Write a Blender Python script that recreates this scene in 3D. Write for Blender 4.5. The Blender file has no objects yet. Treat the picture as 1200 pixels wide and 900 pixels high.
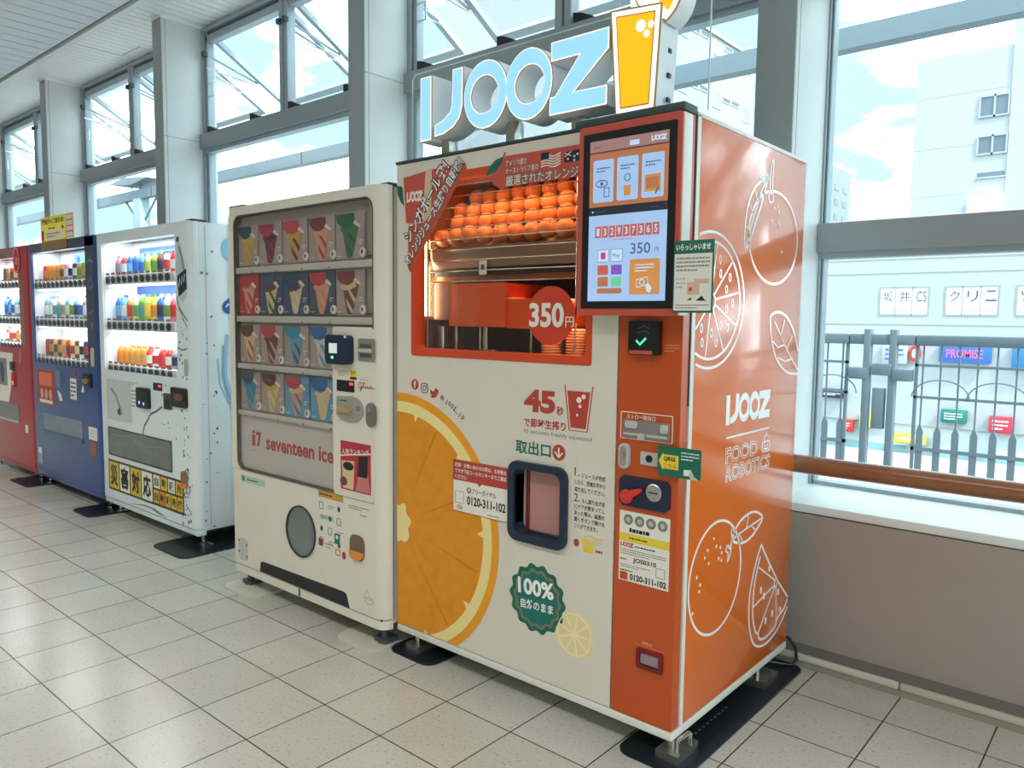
import bpy, bmesh, math, random
from mathutils import Vector, Matrix
random.seed(7)
SC = bpy.context.scene
COL = SC.collection
PI = math.pi

# ------------------------------------------------------------------ camera
cd = bpy.data.cameras.new('camera')
cd.sensor_fit = 'HORIZONTAL'; cd.sensor_width = 36.0
cd.lens = 36.0 * 897.96 / 1200.0
cd.clip_start = 0.05; cd.clip_end = 400
cam = bpy.data.objects.new('camera', cd); COL.objects.link(cam)
CAM = (1.0731, -2.0037, 1.3528)
_r = (0.75700188, 0.65330653, 0.01177897)
_d = (0.06431132, -0.05655553, -0.99632601)
_f = (-0.65024012, 0.75497818, -0.08482765)
cam.matrix_world = Matrix(((_r[0], -_d[0], -_f[0], CAM[0]), (_r[1], -_d[1], -_f[1], CAM[1]),
                           (_r[2], -_d[2], -_f[2], CAM[2]), (0, 0, 0, 1)))
SC.camera = cam
# ------------------------------------------------------------------ exposure
vs = SC.view_settings
vs.view_transform = 'Standard'; vs.look = 'None'; vs.gamma = 1.0; vs.exposure = 0.25
vs.use_curve_mapping = False
# ------------------------------------------------------------------ sky
SKY = 6.5
W = bpy.data.worlds.new('sky'); SC.world = W; W.use_nodes = True
nt = W.node_tree; nt.nodes.clear()
def _n(t, **k):
    n = nt.nodes.new(t)
    for a, b in k.items(): setattr(n, a, b)
    return n
_out = _n('ShaderNodeOutputWorld'); _bg = _n('ShaderNodeBackground'); _bg.inputs[1].default_value = SKY
_tc = _n('ShaderNodeTexCoord'); _mp = _n('ShaderNodeMapping'); _mp.inputs['Scale'].default_value = (1.6, 1.6, 5.0)
_nz = _n('ShaderNodeTexNoise'); _nz.inputs['Scale'].default_value = 2.6; _nz.inputs['Detail'].default_value = 5
_cr = _n('ShaderNodeValToRGB')
_cr.color_ramp.elements[0].position = 0.45; _cr.color_ramp.elements[0].color = (0.098, 0.165, 0.18, 1)
_cr.color_ramp.elements[1].position = 0.64; _cr.color_ramp.elements[1].color = (0.80, 0.95, 1.0, 1)
_sx = _n('ShaderNodeSeparateXYZ')
_mr = _n('ShaderNodeMapRange'); _mr.inputs[1].default_value = -0.06; _mr.inputs[2].default_value = 0.0
_mx = _n('ShaderNodeMix', data_type='RGBA'); _mx.inputs[6].default_value = (0.08, 0.08, 0.078, 1)
L_ = nt.links.new
L_(_tc.outputs['Generated'], _mp.inputs[0]); L_(_mp.outputs[0], _nz.inputs[0]); L_(_nz.outputs[0], _cr.inputs[0])
L_(_tc.outputs['Generated'], _sx.inputs[0]); L_(_sx.outputs[2], _mr.inputs[0]); L_(_mr.outputs[0], _mx.inputs[0])
L_(_cr.outputs[0], _mx.inputs[7]); L_(_mx.outputs[2], _bg.inputs[0]); L_(_bg.outputs[0], _out.inputs[0])
# ------------------------------------------------------------------ sun, unseen ceiling lamps of the concourse and added upward fill lights
def lamp(name, kind, loc, energy, color, rot=(0, 0, 0), size=None, sizey=None):
    l = bpy.data.lights.new(name, kind); l.energy = energy; l.color = color
    if kind == 'AREA':
        l.shape = 'RECTANGLE'; l.size = size; l.size_y = sizey
    elif kind == 'POINT': l.shadow_soft_size = size or 0.02
    o = bpy.data.objects.new(name, l); COL.objects.link(o); o.location = loc; o.rotation_euler = rot
    return o
sun = lamp('sun', 'SUN', (20, -8, 30), 5.0, (1.0, 0.97, 0.92))
sun.rotation_euler = Vector((0.60, -0.22, 0.77)).to_track_quat('Z', 'Y').to_euler()
sun.data.angle = math.radians(4)
for i, (x, y) in enumerate([(2.6, -2.6), (-0.4, -2.6), (-3.4, -2.6), (-6.4, -2.6), (-9.4, -2.6)]):
    q = lamp('ceiling_lamp_light', 'AREA', (x, y, 3.80), 30 if x > 0 else 25, (1.0, 0.955, 0.89), (0, 0, 0), 2.6, 0.5); q.data.spread = math.radians(120)
    lamp('ceiling_fill_light', 'AREA', (x, y + 0.5, 3.30), 14, (1.0, 0.97, 0.93), (PI, 0, 0), 2.6, 0.3)  # added fill without a fixture, brightens the ceiling from below

# ------------------------------------------------------------------ materials
def lin(c):
    c = c / 255.0
    return c / 12.92 if c <= 0.04045 else ((c + 0.055) / 1.055) ** 2.4
def rgb(t): return (lin(t[0]), lin(t[1]), lin(t[2]), 1.0)
MATS = {}
def mat(name, c, rough=0.5, metal=0.0, emit=0.0, var=0.05, scale=6.0, coat=0.0, spec=0.5, bump=0.0):
    if name in MATS: return MATS[name]
    m = bpy.data.materials.new(name); m.use_nodes = True
    t = m.node_tree; b = t.nodes['Principled BSDF']; col = rgb(c)
    b.inputs['Roughness'].default_value = rough; b.inputs['Metallic'].default_value = metal
    b.inputs['Specular IOR Level'].default_value = spec
    b.inputs['Coat Weight'].default_value = coat; b.inputs['Coat Roughness'].default_value = 0.06
    tc = t.nodes.new('ShaderNodeTexCoord'); nz = t.nodes.new('ShaderNodeTexNoise')
    nz.inputs['Scale'].default_value = scale; nz.inputs['Detail'].default_value = 3
    mx = t.nodes.new('ShaderNodeMix'); mx.data_type = 'RGBA'
    mx.inputs[6].default_value = tuple(x * (1 - var) for x in col[:3]) + (1,)
    mx.inputs[7].default_value = tuple(min(1, x * (1 + var)) for x in col[:3]) + (1,)
    t.links.new(tc.outputs['Object'], nz.inputs['Vector']); t.links.new(nz.outputs[0], mx.inputs[0])
    t.links.new(mx.outputs[2], b.inputs['Base Color'])
    if emit:
        t.links.new(mx.outputs[2], b.inputs['Emission Color']); b.inputs['Emission Strength'].default_value = emit
    if bump:
        bp = t.nodes.new('ShaderNodeBump'); bp.inputs['Strength'].default_value = bump; bp.inputs['Distance'].default_value = 0.002
        n2 = t.nodes.new('ShaderNodeTexNoise'); n2.inputs['Scale'].default_value = 160
        t.links.new(tc.outputs['Object'], n2.inputs['Vector']); t.links.new(n2.outputs[0], bp.inputs['Height'])
        t.links.new(bp.outputs[0], b.inputs['Normal'])
    MATS[name] = m
    return m
def glass(name, tint=(1, 1, 1), refl=1.0):
    if name in MATS: return MATS[name]
    m = bpy.data.materials.new(name); m.use_nodes = True; t = m.node_tree; t.nodes.clear()
    o = t.nodes.new('ShaderNodeOutputMaterial'); tr = t.nodes.new('ShaderNodeBsdfTransparent'); gl = t.nodes.new('ShaderNodeBsdfGlossy')
    tr.inputs[0].default_value = tint + (1,); gl.inputs['Roughness'].default_value = 0.02
    fr = t.nodes.new('ShaderNodeFresnel'); fr.inputs[0].default_value = 1.45
    mu = t.nodes.new('ShaderNodeMath'); mu.operation = 'MULTIPLY'; mu.inputs[1].default_value = refl
    nz = t.nodes.new('ShaderNodeTexNoise'); nz.inputs['Scale'].default_value = 3
    mr = t.nodes.new('ShaderNodeMapRange'); mr.inputs[3].default_value = 0.0; mr.inputs[4].default_value = 0.04
    mx = t.nodes.new('ShaderNodeMixShader'); L = t.links.new
    L(nz.outputs[0], mr.inputs[0]); L(mr.outputs[0], gl.inputs['Roughness'])
    L(fr.outputs[0], mu.inputs[0]); L(mu.outputs[0], mx.inputs[0]); L(tr.outputs[0], mx.inputs[1]); L(gl.outputs[0], mx.inputs[2]); L(mx.outputs[0], o.inputs[0])
    MATS[name] = m
    return m
WHITE = mat('white_enamel', (226, 222, 212), 0.35, coat=0.2)
WHITE2 = mat('warm_white_enamel', (224, 214, 200), 0.35, coat=0.2)
WCOOL = mat('cool_white_enamel', (228, 236, 238), 0.3, coat=0.3)
ORANGE = mat('orange_enamel', (224, 102, 6), 0.25, coat=.6, spec=.5, var=0.03)
ORANGEF = mat('orange_front_enamel', (196, 76, 18), 0.32, coat=0.3, var=0.03)
REDF = mat('red_orange_plastic', (212, 74, 38), 0.35)
CORAL = mat('coral_plastic', (196, 82, 66), 0.4)
PRINTW = mat('white_print', (250, 246, 242), 0.3, coat=.6)
PRINTP = mat('pale_line_print', (255, 246, 240), 0.2, coat=1.0, spec=.8)
DKGREEN = mat('dark_green_metal', (52, 70, 70), 0.5)
GREEN = mat('green_print', (16, 104, 82), 0.5)
TEAL = mat('teal_print', (14, 112, 102), 0.5)
NAVY = mat('navy_plastic', (24, 38, 62), 0.35)
BLACK = mat('black_plastic', (18, 20, 24), 0.3)
DARK = mat('dark_cavity', (34, 34, 38), 0.6)
DGRAY = mat('dark_gray_plastic', (70, 74, 78), 0.5)
GRAY = mat('mid_gray_plastic', (140, 142, 140), 0.5)
LGRAY = mat('light_gray_plastic', (190, 188, 180), 0.5)
STEEL = mat('brushed_steel', (190, 186, 178), 0.25, 0.9)
CHROME = mat('chrome', (215, 212, 205), 0.12, 1.0)
RED = mat('red_print', (200, 42, 34), 0.5)
BRICK = mat('brick_red_print', (186, 66, 52), 0.5)
PRINTK = mat('black_print', (32, 30, 30), 0.6)
PRINTG = mat('gray_print', (140, 136, 130), 0.6)
PAPER = mat('white_paper', (236, 230, 218), 0.6)
YELLOW = mat('yellow_print', (236, 206, 60), 0.5)
MAGENTA = mat('crimson_print', (188, 44, 62), 0.5)
BLUE = mat('blue_print', (30, 96, 176), 0.5)
SKYB = mat('sky_blue_print', (110, 186, 226), 0.5)
PLATE = mat('dark_steel_plate', (30, 36, 46), 0.35, 0.3)
PLATEW = mat('cream_steel_plate', (196, 194, 176), 0.4)
PANE = glass('window_glass', (0.97, 0.99, 1.0), 0.12)
PANEM = glass('machine_glass', (0.97, 0.96, 0.95), 0.16)
ACRY = glass('clear_acrylic', (0.95, 0.98, 0.99), 0.25)

# ------------------------------------------------------------------ frames: (u, v, w) -> world, w points towards the viewer of that face
def FRONT(y): return lambda u, v, w=0.0: (u, y - w, v)
def SIDE(x): return lambda u, v, w=0.0: (x + w, u, v)
def TOP(z): return lambda u, v, w=0.0: (u, v, z + w)

TEXT = {}
def text_mesh(s, bold, base=None):
    if base is not None:
        text_mesh(s, base)
    k = (s, bold, base)
    if k not in TEXT:
        c = bpy.data.curves.new('t', 'FONT'); c.body = s; c.resolution_u = 3; c.offset = bold
        o = bpy.data.objects.new('t', c); COL.objects.link(o)
        bpy.context.view_layer.update()
        m = bpy.data.meshes.new_from_object(o.evaluated_get(bpy.context.evaluated_depsgraph_get()))
        vs_ = [(v.co.x, v.co.y) for v in m.vertices]; fs = [tuple(p.vertices) for p in m.polygons]
        if base is not None: x0, x1, y0, y1 = TEXT[(s, base, None)][2]
        else: x0 = min(v[0] for v in vs_); x1 = max(v[0] for v in vs_); y0 = min(v[1] for v in vs_); y1 = max(v[1] for v in vs_)
        TEXT[k] = ([((a - x0) / (x1 - x0), (b - y0) / max(y1 - y0, 1e-6)) for a, b in vs_], fs, (x0, x1, y0, y1))
        bpy.data.objects.remove(o); bpy.data.curves.remove(c); bpy.data.meshes.remove(m)
    return TEXT[k]
def rrect(u0, u1, v0, v1, r, n=5):
    pts = []
    for cu, cv, a in ((u1 - r, v1 - r, 0), (u0 + r, v1 - r, 90), (u0 + r, v0 + r, 180), (u1 - r, v0 + r, 270)):
        for k in range(n + 1):
            t = math.radians(a + 90.0 * k / n); pts.append((cu + r * math.cos(t), cv + r * math.sin(t)))
    return pts
def ell(cu, cv, ru, rv=None, n=32, a0=0.0, a1=360.0):
    rv = ru if rv is None else rv; full = abs(a1 - a0) >= 360
    m = n if full else n + 1
    return [(cu + ru * math.cos(math.radians(a0 + (a1 - a0) * k / n)), cv + rv * math.sin(math.radians(a0 + (a1 - a0) * k / n))) for k in range(m)]
def clip(pts, axis, val, keep_ge):
    out = []
    for i in range(len(pts)):
        a, b = pts[i - 1], pts[i]
        ia = (a[axis] >= val) == keep_ge; ib = (b[axis] >= val) == keep_ge
        if ia != ib:
            t = (val - a[axis]) / (b[axis] - a[axis]); out.append((a[0] + t * (b[0] - a[0]), a[1] + t * (b[1] - a[1])))
        if ib: out.append(b)
    return out
class MB:
    def __init__(s, m=None): s.v = []; s.f = []; s.mi = []; s.mats = []; s.cur = 0; (s.mat(m) if m else None)
    def mat(s, m):
        if m not in s.mats: s.mats.append(m)
        s.cur = s.mats.index(m); return s
    def add(s, vs_, fs):
        o = len(s.v); s.v += [tuple(v) for v in vs_]
        for f in fs: s.f.append(tuple(i + o for i in f)); s.mi.append(s.cur)
        return s
    def box(s, x0, x1, y0, y1, z0, z1, bev=0.0, seg=2):
        if bev <= 0:
            return s.add([(x, y, z) for x in (x0, x1) for y in (y0, y1) for z in (z0, z1)],
                         [(0, 1, 3, 2), (4, 6, 7, 5), (0, 4, 5, 1), (2, 3, 7, 6), (0, 2, 6, 4), (1, 5, 7, 3)])
        b = bmesh.new(); bmesh.ops.create_cube(b, size=1.0)
        for v in b.verts: v.co = Vector(((x0 + x1) / 2 + v.co.x * (x1 - x0), (y0 + y1) / 2 + v.co.y * (y1 - y0), (z0 + z1) / 2 + v.co.z * (z1 - z0)))
        bmesh.ops.bevel(b, geom=b.edges[:], offset=bev, segments=seg, affect='EDGES', profile=0.5)
        b.verts.index_update()
        s.add([v.co[:] for v in b.verts], [[v.index for v in f.verts] for f in b.faces]); b.free(); return s
    def prism(s, pts, fr, w0, w1):
        n = len(pts)
        return s.add([fr(u, v, w0) for u, v in pts] + [fr(u, v, w1) for u, v in pts],
                     [tuple(range(n)), tuple(range(2 * n - 1, n - 1, -1))] + [(i, (i + 1) % n, n + (i + 1) % n, n + i) for i in range(n)])
    def rect(s, fr, u0, u1, v0, v1, w0, w1): return s.prism([(u0, v0), (u1, v0), (u1, v1), (u0, v1)], fr, w0, w1)
    def rr(s, fr, u0, u1, v0, v1, r, w0, w1): return s.prism(rrect(u0, u1, v0, v1, r), fr, w0, w1)
    def ring(s, outer, inner, fr, w0, w1):
        n = len(outer)
        vs_ = [fr(u, v, w) for w in (w0, w1) for loop in (outer, inner) for u, v in loop]
        fs = []
        for i in range(n):
            j = (i + 1) % n
            fs += [(i, j, n + j, n + i), (2 * n + i, 3 * n + i, 3 * n + j, 2 * n + j), (i, 2 * n + i, 2 * n + j, j), (n + i, n + j, 3 * n + j, 3 * n + i)]
        return s.add(vs_, fs)
    def ribbon(s, pts, wd, fr, w, closed=False, h=0.0006):
        n = len(pts); L = []; R = []
        for i in range(n):
            a = pts[i - 1] if (i > 0 or closed) else pts[i]; b = pts[(i + 1) % n] if (i < n - 1 or closed) else pts[i]
            d = Vector((b[0] - a[0], b[1] - a[1])); d = d.normalized() if d.length > 1e-9 else Vector((1, 0))
            nx, ny = -d.y * wd / 2, d.x * wd / 2
            L.append((pts[i][0] + nx, pts[i][1] + ny)); R.append((pts[i][0] - nx, pts[i][1] - ny))
        fs = []; m = n if closed else n - 1
        for i in range(m):
            j = (i + 1) % n
            fs += [(i, j, n + j, n + i), (2 * n + i, 3 * n + i, 3 * n + j, 2 * n + j), (i, 2 * n + i, 2 * n + j, j), (n + i, n + j, 3 * n + j, 3 * n + i)]
        return s.add([fr(u, v, ww) for ww in (w, w + h) for lp in (L, R) for u, v in lp], fs)
    def tube(s, pts, r, n=10, closed=False):
        P = [Vector(p) for p in pts]; k = len(P); vs_ = []; up = Vector((0, 0, 1)); prev = None
        for i in range(k):
            a = P[i - 1] if (i > 0 or closed) else P[i]; b = P[(i + 1) % k] if (i < k - 1 or closed) else P[i]
            t = (b - a).normalized()
            if prev is None:
                x = t.cross(up) if abs(t.dot(up)) < 0.95 else t.cross(Vector((1, 0, 0)))
            else: x = prev - t * prev.dot(t)
            x = x.normalized(); prev = x; y = t.cross(x)
            rr_ = r[i] if isinstance(r, (list, tuple)) else r
            vs_ += [P[i] + (x * math.cos(2 * PI * q / n) + y * math.sin(2 * PI * q / n)) * rr_ for q in range(n)]
        fs = []; m = k if closed else k - 1
        for i in range(m):
            j = (i + 1) % k
            fs += [(i * n + q, i * n + (q + 1) % n, j * n + (q + 1) % n, j * n + q) for q in range(n)]
        if not closed: fs += [tuple(range(n - 1, -1, -1)), tuple(range((k - 1) * n, k * n))]
        return s.add(vs_, fs)
    def lathe(s, prof, c, n=20, axis='z'):
        vs_ = []
        for r, h in prof:
            for q in range(n):
                a = 2 * PI * q / n; p = (r * math.cos(a), r * math.sin(a), h)
                if axis == 'y': p = (p[0], -p[2], p[1])
                if axis == 'x': p = (p[2], p[0], p[1])
                vs_.append((c[0] + p[0], c[1] + p[1], c[2] + p[2]))
        k = len(prof); fs = [(i * n + q, i * n + (q + 1) % n, (i + 1) * n + (q + 1) % n, (i + 1) * n + q) for i in range(k - 1) for q in range(n)]
        fs += [tuple(range(n - 1, -1, -1)), tuple(range((k - 1) * n, k * n))]
        return s.add(vs_, fs)
    def text(s, t, fr, u, v, wd, ht, w=0.001, bold=0.0, ang=0.0, m=None, base=None):
        if m: s.mat(m)
        vs_, fs, _bb = text_mesh(t, bold, base); ca, sa = math.cos(math.radians(ang)), math.sin(math.radians(ang))
        return s.add([fr(u + a * wd * ca - b * ht * sa, v + a * wd * sa + b * ht * ca, w) for a, b in vs_], fs)
    def bars(s, fr, u0, u1, v0, v1, n, w, m=PRINTG, fill=0.45):
        s.mat(m); h = (v1 - v0) / n
        for k in range(n):
            e = u1 - (u1 - u0) * (0.0 if k < n - 1 else 0.35); b = v1 - (k + 1) * h + h * (1 - fill) / 2
            x = u0
            while x < e - 1e-4:
                x2 = min(e, x + random.uniform(0.4, 0.9) * h * 1.1); s.rect(fr, x, x2, b, b + h * fill * random.uniform(.75, 1), w, w + 0.0004); x = x2 + 0.18 * h
        return s
    def build(s, name, parent=None, origin=None, angle=32):
        if parent is not None:
            q = parent; off = Vector((0, 0, 0))
            while q is not None: off += Vector(q.location); q = q.parent
        else: off = Vector(origin) if origin else Vector((0, 0, 0))
        me = bpy.data.meshes.new(name)
        me.from_pydata([(v[0] - off.x, v[1] - off.y, v[2] - off.z) for v in s.v], [], s.f)
        for m in s.mats: me.materials.append(m)
        me.polygons.foreach_set('material_index', s.mi)
        b = bmesh.new(); b.from_mesh(me); bmesh.ops.recalc_face_normals(b, faces=b.faces[:]); b.to_mesh(me); b.free()
        me.polygons.foreach_set('use_smooth', [True] * len(me.polygons)); me.set_sharp_from_angle(angle=math.radians(angle))
        me.update()
        o = bpy.data.objects.new(name, me); COL.objects.link(o)
        if parent is not None: o.parent = parent
        else: o.location = off
        return o
def tag(o, label, cat, group=None, kind=None):
    o['label'] = label; o['category'] = cat
    if group: o['group'] = group
    if kind: o['kind'] = kind
    return o
def thing(name, label, cat, loc, group=None, kind=None):
    o = bpy.data.objects.new(name, None); COL.objects.link(o); o.location = loc; o.empty_display_size = 0.1
    return tag(o, label, cat, group, kind)
ORD = 'first second third fourth fifth sixth seventh eighth ninth tenth eleventh twelfth thirteenth'.split()
# ================================================================== THE SETTING
def floor_mat():
    m = bpy.data.materials.new('floor_tiles'); m.use_nodes = True; t = m.node_tree; b = t.nodes['Principled BSDF']; L = t.links.new
    tc = t.nodes.new('ShaderNodeTexCoord'); mp = t.nodes.new('ShaderNodeMapping'); mp.inputs['Location'].default_value = (2.29466 + 30, 1.07138 + 30, 0)
    br = t.nodes.new('ShaderNodeTexBrick'); br.offset = 0; br.squash = 1
    for k, v in (('Scale', 1.0), ('Mortar Size', 0.0027), ('Mortar Smooth', 0.2), ('Bias', 0.0), ('Brick Width', 0.3), ('Row Height', 0.3)): br.inputs[k].default_value = v
    br.inputs['Color1'].default_value = rgb((195, 193, 182)); br.inputs['Color2'].default_value = rgb((186, 184, 172)); br.inputs['Mortar'].default_value = rgb((66, 64, 58))
    n1 = t.nodes.new('ShaderNodeTexNoise'); n1.inputs['Scale'].default_value = 2.0; n1.inputs['Detail'].default_value = 2
    n2 = t.nodes.new('ShaderNodeTexNoise'); n2.inputs['Scale'].default_value = 95; n2.inputs['Detail'].default_value = 4
    c1 = t.nodes.new('ShaderNodeValToRGB'); c1.color_ramp.elements[0].color = (.90, .90, .89, 1); c1.color_ramp.elements[1].color = (1, 1, 1, 1)
    c1.color_ramp.elements[0].position = .3; c1.color_ramp.elements[1].position = .7
    c2 = t.nodes.new('ShaderNodeValToRGB'); c2.color_ramp.elements[0].color = (.55, .53, .48, 1); c2.color_ramp.elements[1].color = (1, 1, 1, 1)
    c2.color_ramp.elements[0].position = .27; c2.color_ramp.elements[1].position = .42
    L(tc.outputs['Object'], mp.inputs[0]); L(mp.outputs[0], br.inputs[0]); L(tc.outputs['Object'], n1.inputs[0]); L(tc.outputs['Object'], n2.inputs[0])
    L(n1.outputs[0], c1.inputs[0]); L(n2.outputs[0], c2.inputs[0])
    m1 = t.nodes.new('ShaderNodeMix'); m2 = t.nodes.new('ShaderNodeMix')
    for q in (m1, m2): q.data_type = 'RGBA'; q.blend_type = 'MULTIPLY'; q.inputs[0].default_value = 1
    L(br.outputs[0], m1.inputs[6]); L(c1.outputs[0], m1.inputs[7]); L(m1.outputs[2], m2.inputs[6]); L(c2.outputs[0], m2.inputs[7]); L(m2.outputs[2], b.inputs['Base Color'])
    b.inputs['Roughness'].default_value = .2
    bp = t.nodes.new('ShaderNodeBump'); bp.inputs['Strength'].default_value = .35; bp.inputs['Distance'].default_value = .0015; bp.invert = True
    L(br.outputs['Fac'], bp.inputs['Height']); L(bp.outputs[0], b.inputs['Normal'])
    return m
COLM = mat('column_panel', (220, 223, 221), 0.4)
COLF = mat('column_front_shade', (158, 166, 168), 0.4)  # darker copy of the column paint, puts the front's shade into colour
FRAMEM = mat('window_aluminium', (166, 178, 186), 0.4, 0.15)
FRAMED = mat('window_aluminium_shadow_gasket', (86, 94, 102), 0.5)
TRANSM = mat('transom_cover', (158, 165, 169), 0.45)
SILLM = mat('sill_stone', (228, 230, 226), 0.4)
PANELM = mat('wall_panel', (170, 158, 147), 0.45, 0.1)
CEILM = mat('ceiling_strip', (238, 240, 239), 0.5)
CEILG = mat('ceiling_gray_strip', (216, 222, 228), 0.5)
XL, XR = -14.0, 9.0
o = MB(floor_mat()).box(XL, XR, -7.0, 0.958, -0.06, 0.0).build('floor'); tag(o, 'beige square tiled station floor under the vending machines', 'floor', kind='structure')
o = MB(mat('slab', (150, 150, 146), 0.7)).box(XL, XR, 0.958, 1.52, -0.06, 0.022).build('floor_step', origin=(0, 1.2, 0)); tag(o, 'narrow concrete step under the window wall', 'floor step', kind='structure')
b = MB(mat('kerb_face', (150, 144, 130), 0.6)).box(XL, XR, 0.955, 1.0, 0.0, 0.024)
b.mat(PLATEW)
x = XL
while x < XR:
    b.box(x, min(x + 1.2, XR) - 0.003, 0.950, 0.972, 0.025, 0.050, 0.006); x += 1.2
b.mat(mat('kerb_top', (108, 108, 102), 0.5)).prism([(0.970, 0.02), (0.970, 0.047), (1.04, 0.066), (1.04, 0.02)], lambda u, v, w=0: (w, u, v), XL, XR)
o = b.build('baseboard_back', origin=(0, 1.0, 0)); tag(o, 'low baseboard step with white nosing below the window wall', 'baseboard', kind='structure')
b = MB(PANELM)
for x0, x1 in ((-14, -10.9), (-10.9, -8.2), (-8.2, -5.5), (-5.5, -2.8), (-2.8, -0.12), (-0.12, 2.56), (2.56, 5.24), (5.24, 9.0)):
    b.box(x0 + 0.002, x1 - 0.002, 1.03, 1.10, 0.06, 0.594)
b.mat(DGRAY).box(XL, XR, 1.04, 1.09, 0.05, 0.60)
o = b.build('wall_back', origin=(0, 1.06, 0.3)); tag(o, 'brownish metal wall panels below the windows', 'wall', kind='structure')
o = MB(SILLM).box(XL, XR, 1.022, 1.50, 0.600, 0.634, 0.004).build('trim_1', origin=(0, 1.2, 0.6)); tag(o, 'deep pale window sill shelf running under the windows', 'window sill', kind='structure')
BW = mat('far_wall', (206, 202, 192), 0.6)
b = MB(BW).box(XL, XR, -7.2, -7.0, 0.0, 3.86)
o = b.build('wall_front', origin=(-5, -7.1, 2)); tag(o, 'plain wall on the far side of the concourse', 'wall', kind='structure')
o = MB(BW).box(XL - .2, XL, -7.2, 1.56, -.06, 3.9).build('wall_left', origin=(XL - .1, -3, 2)); tag(o, 'end wall of the concourse beyond the red machine', 'wall', kind='structure')
# ceiling: plain strips running towards the windows, a second field beyond a shadow gap
b = MB(DGRAY).box(XL, XR, -7, 1.6, 3.862, 3.90)
b.mat(CEILM); x = XL
while x < XR: b.box(x, x + 0.092, 0.868, 1.56, 3.84, 3.865); x += 0.1
b.mat(CEILG); x = XL
while x < XR: b.box(x, x + 0.188, -7.0, 0.785, 3.84, 3.865); x += 0.2
b.mat(mat('ceiling_beam_trim', (226, 228, 226), 0.4)).box(XL, XR, 0.815, 0.866, 3.822, 3.87)
b.mat(PRINTG)
for q in ([(-6.80, 0.88), (-6.79, 1.30)], [(-6.79, 1.30), (-6.39, 1.30)]): b.ribbon(q, 0.008, lambda u, v, w=0: (u, v, 3.8395 - w), 0)
o = b.build('ceiling', origin=(0, 0, 3.85)); tag(o, 'white slatted ceiling in two fields parted by a shadow gap', 'ceiling', kind='structure')
CX = [(-10.86, 'farthest pale column, at the edge beyond the red machine'), (-8.175, 'pale column behind the yellow notice and the blue machine'),
      (-5.495, 'pale column behind the white drinks machine'), (-2.81, 'pale column rising behind the ice cream machine'),
      (-0.125, 'pale column, its front in shade, behind the orange side of the juice machine'), (2.56, 'pale column at the far end of the wide window'), (5.24, 'pale column two bays past the juice machine')]
for i, (xr, lb) in enumerate(CX):
    b = MB(COLM).box(xr - 0.162, xr, 1.08, 1.56, 0.0, 3.842, 0.006)
    b.mat(COLF).box(xr - 0.163, xr - .004, 1.077, 1.084, 0.0, 3.84, 0.002)  # thin skin carrying the painted shade of the front face
    b.mat(CEILM).box(xr - 0.172, xr + 0.01, 1.07, 1.5, 3.826, 3.842)
    b.mat(PRINTG).box(xr - 0.001, xr + 0.0008, 1.108, 1.112, 0.63, 3.826)
    for z in (2.86,): b.box(xr - 0.1625, xr + 0.0006, 1.0795, 1.5, z, z + 0.004)
    o = b.build('trim_%d' % (i + 2), origin=(xr - 0.08, 1.3, 0)); tag(o, lb, 'column', kind='structure')
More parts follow.
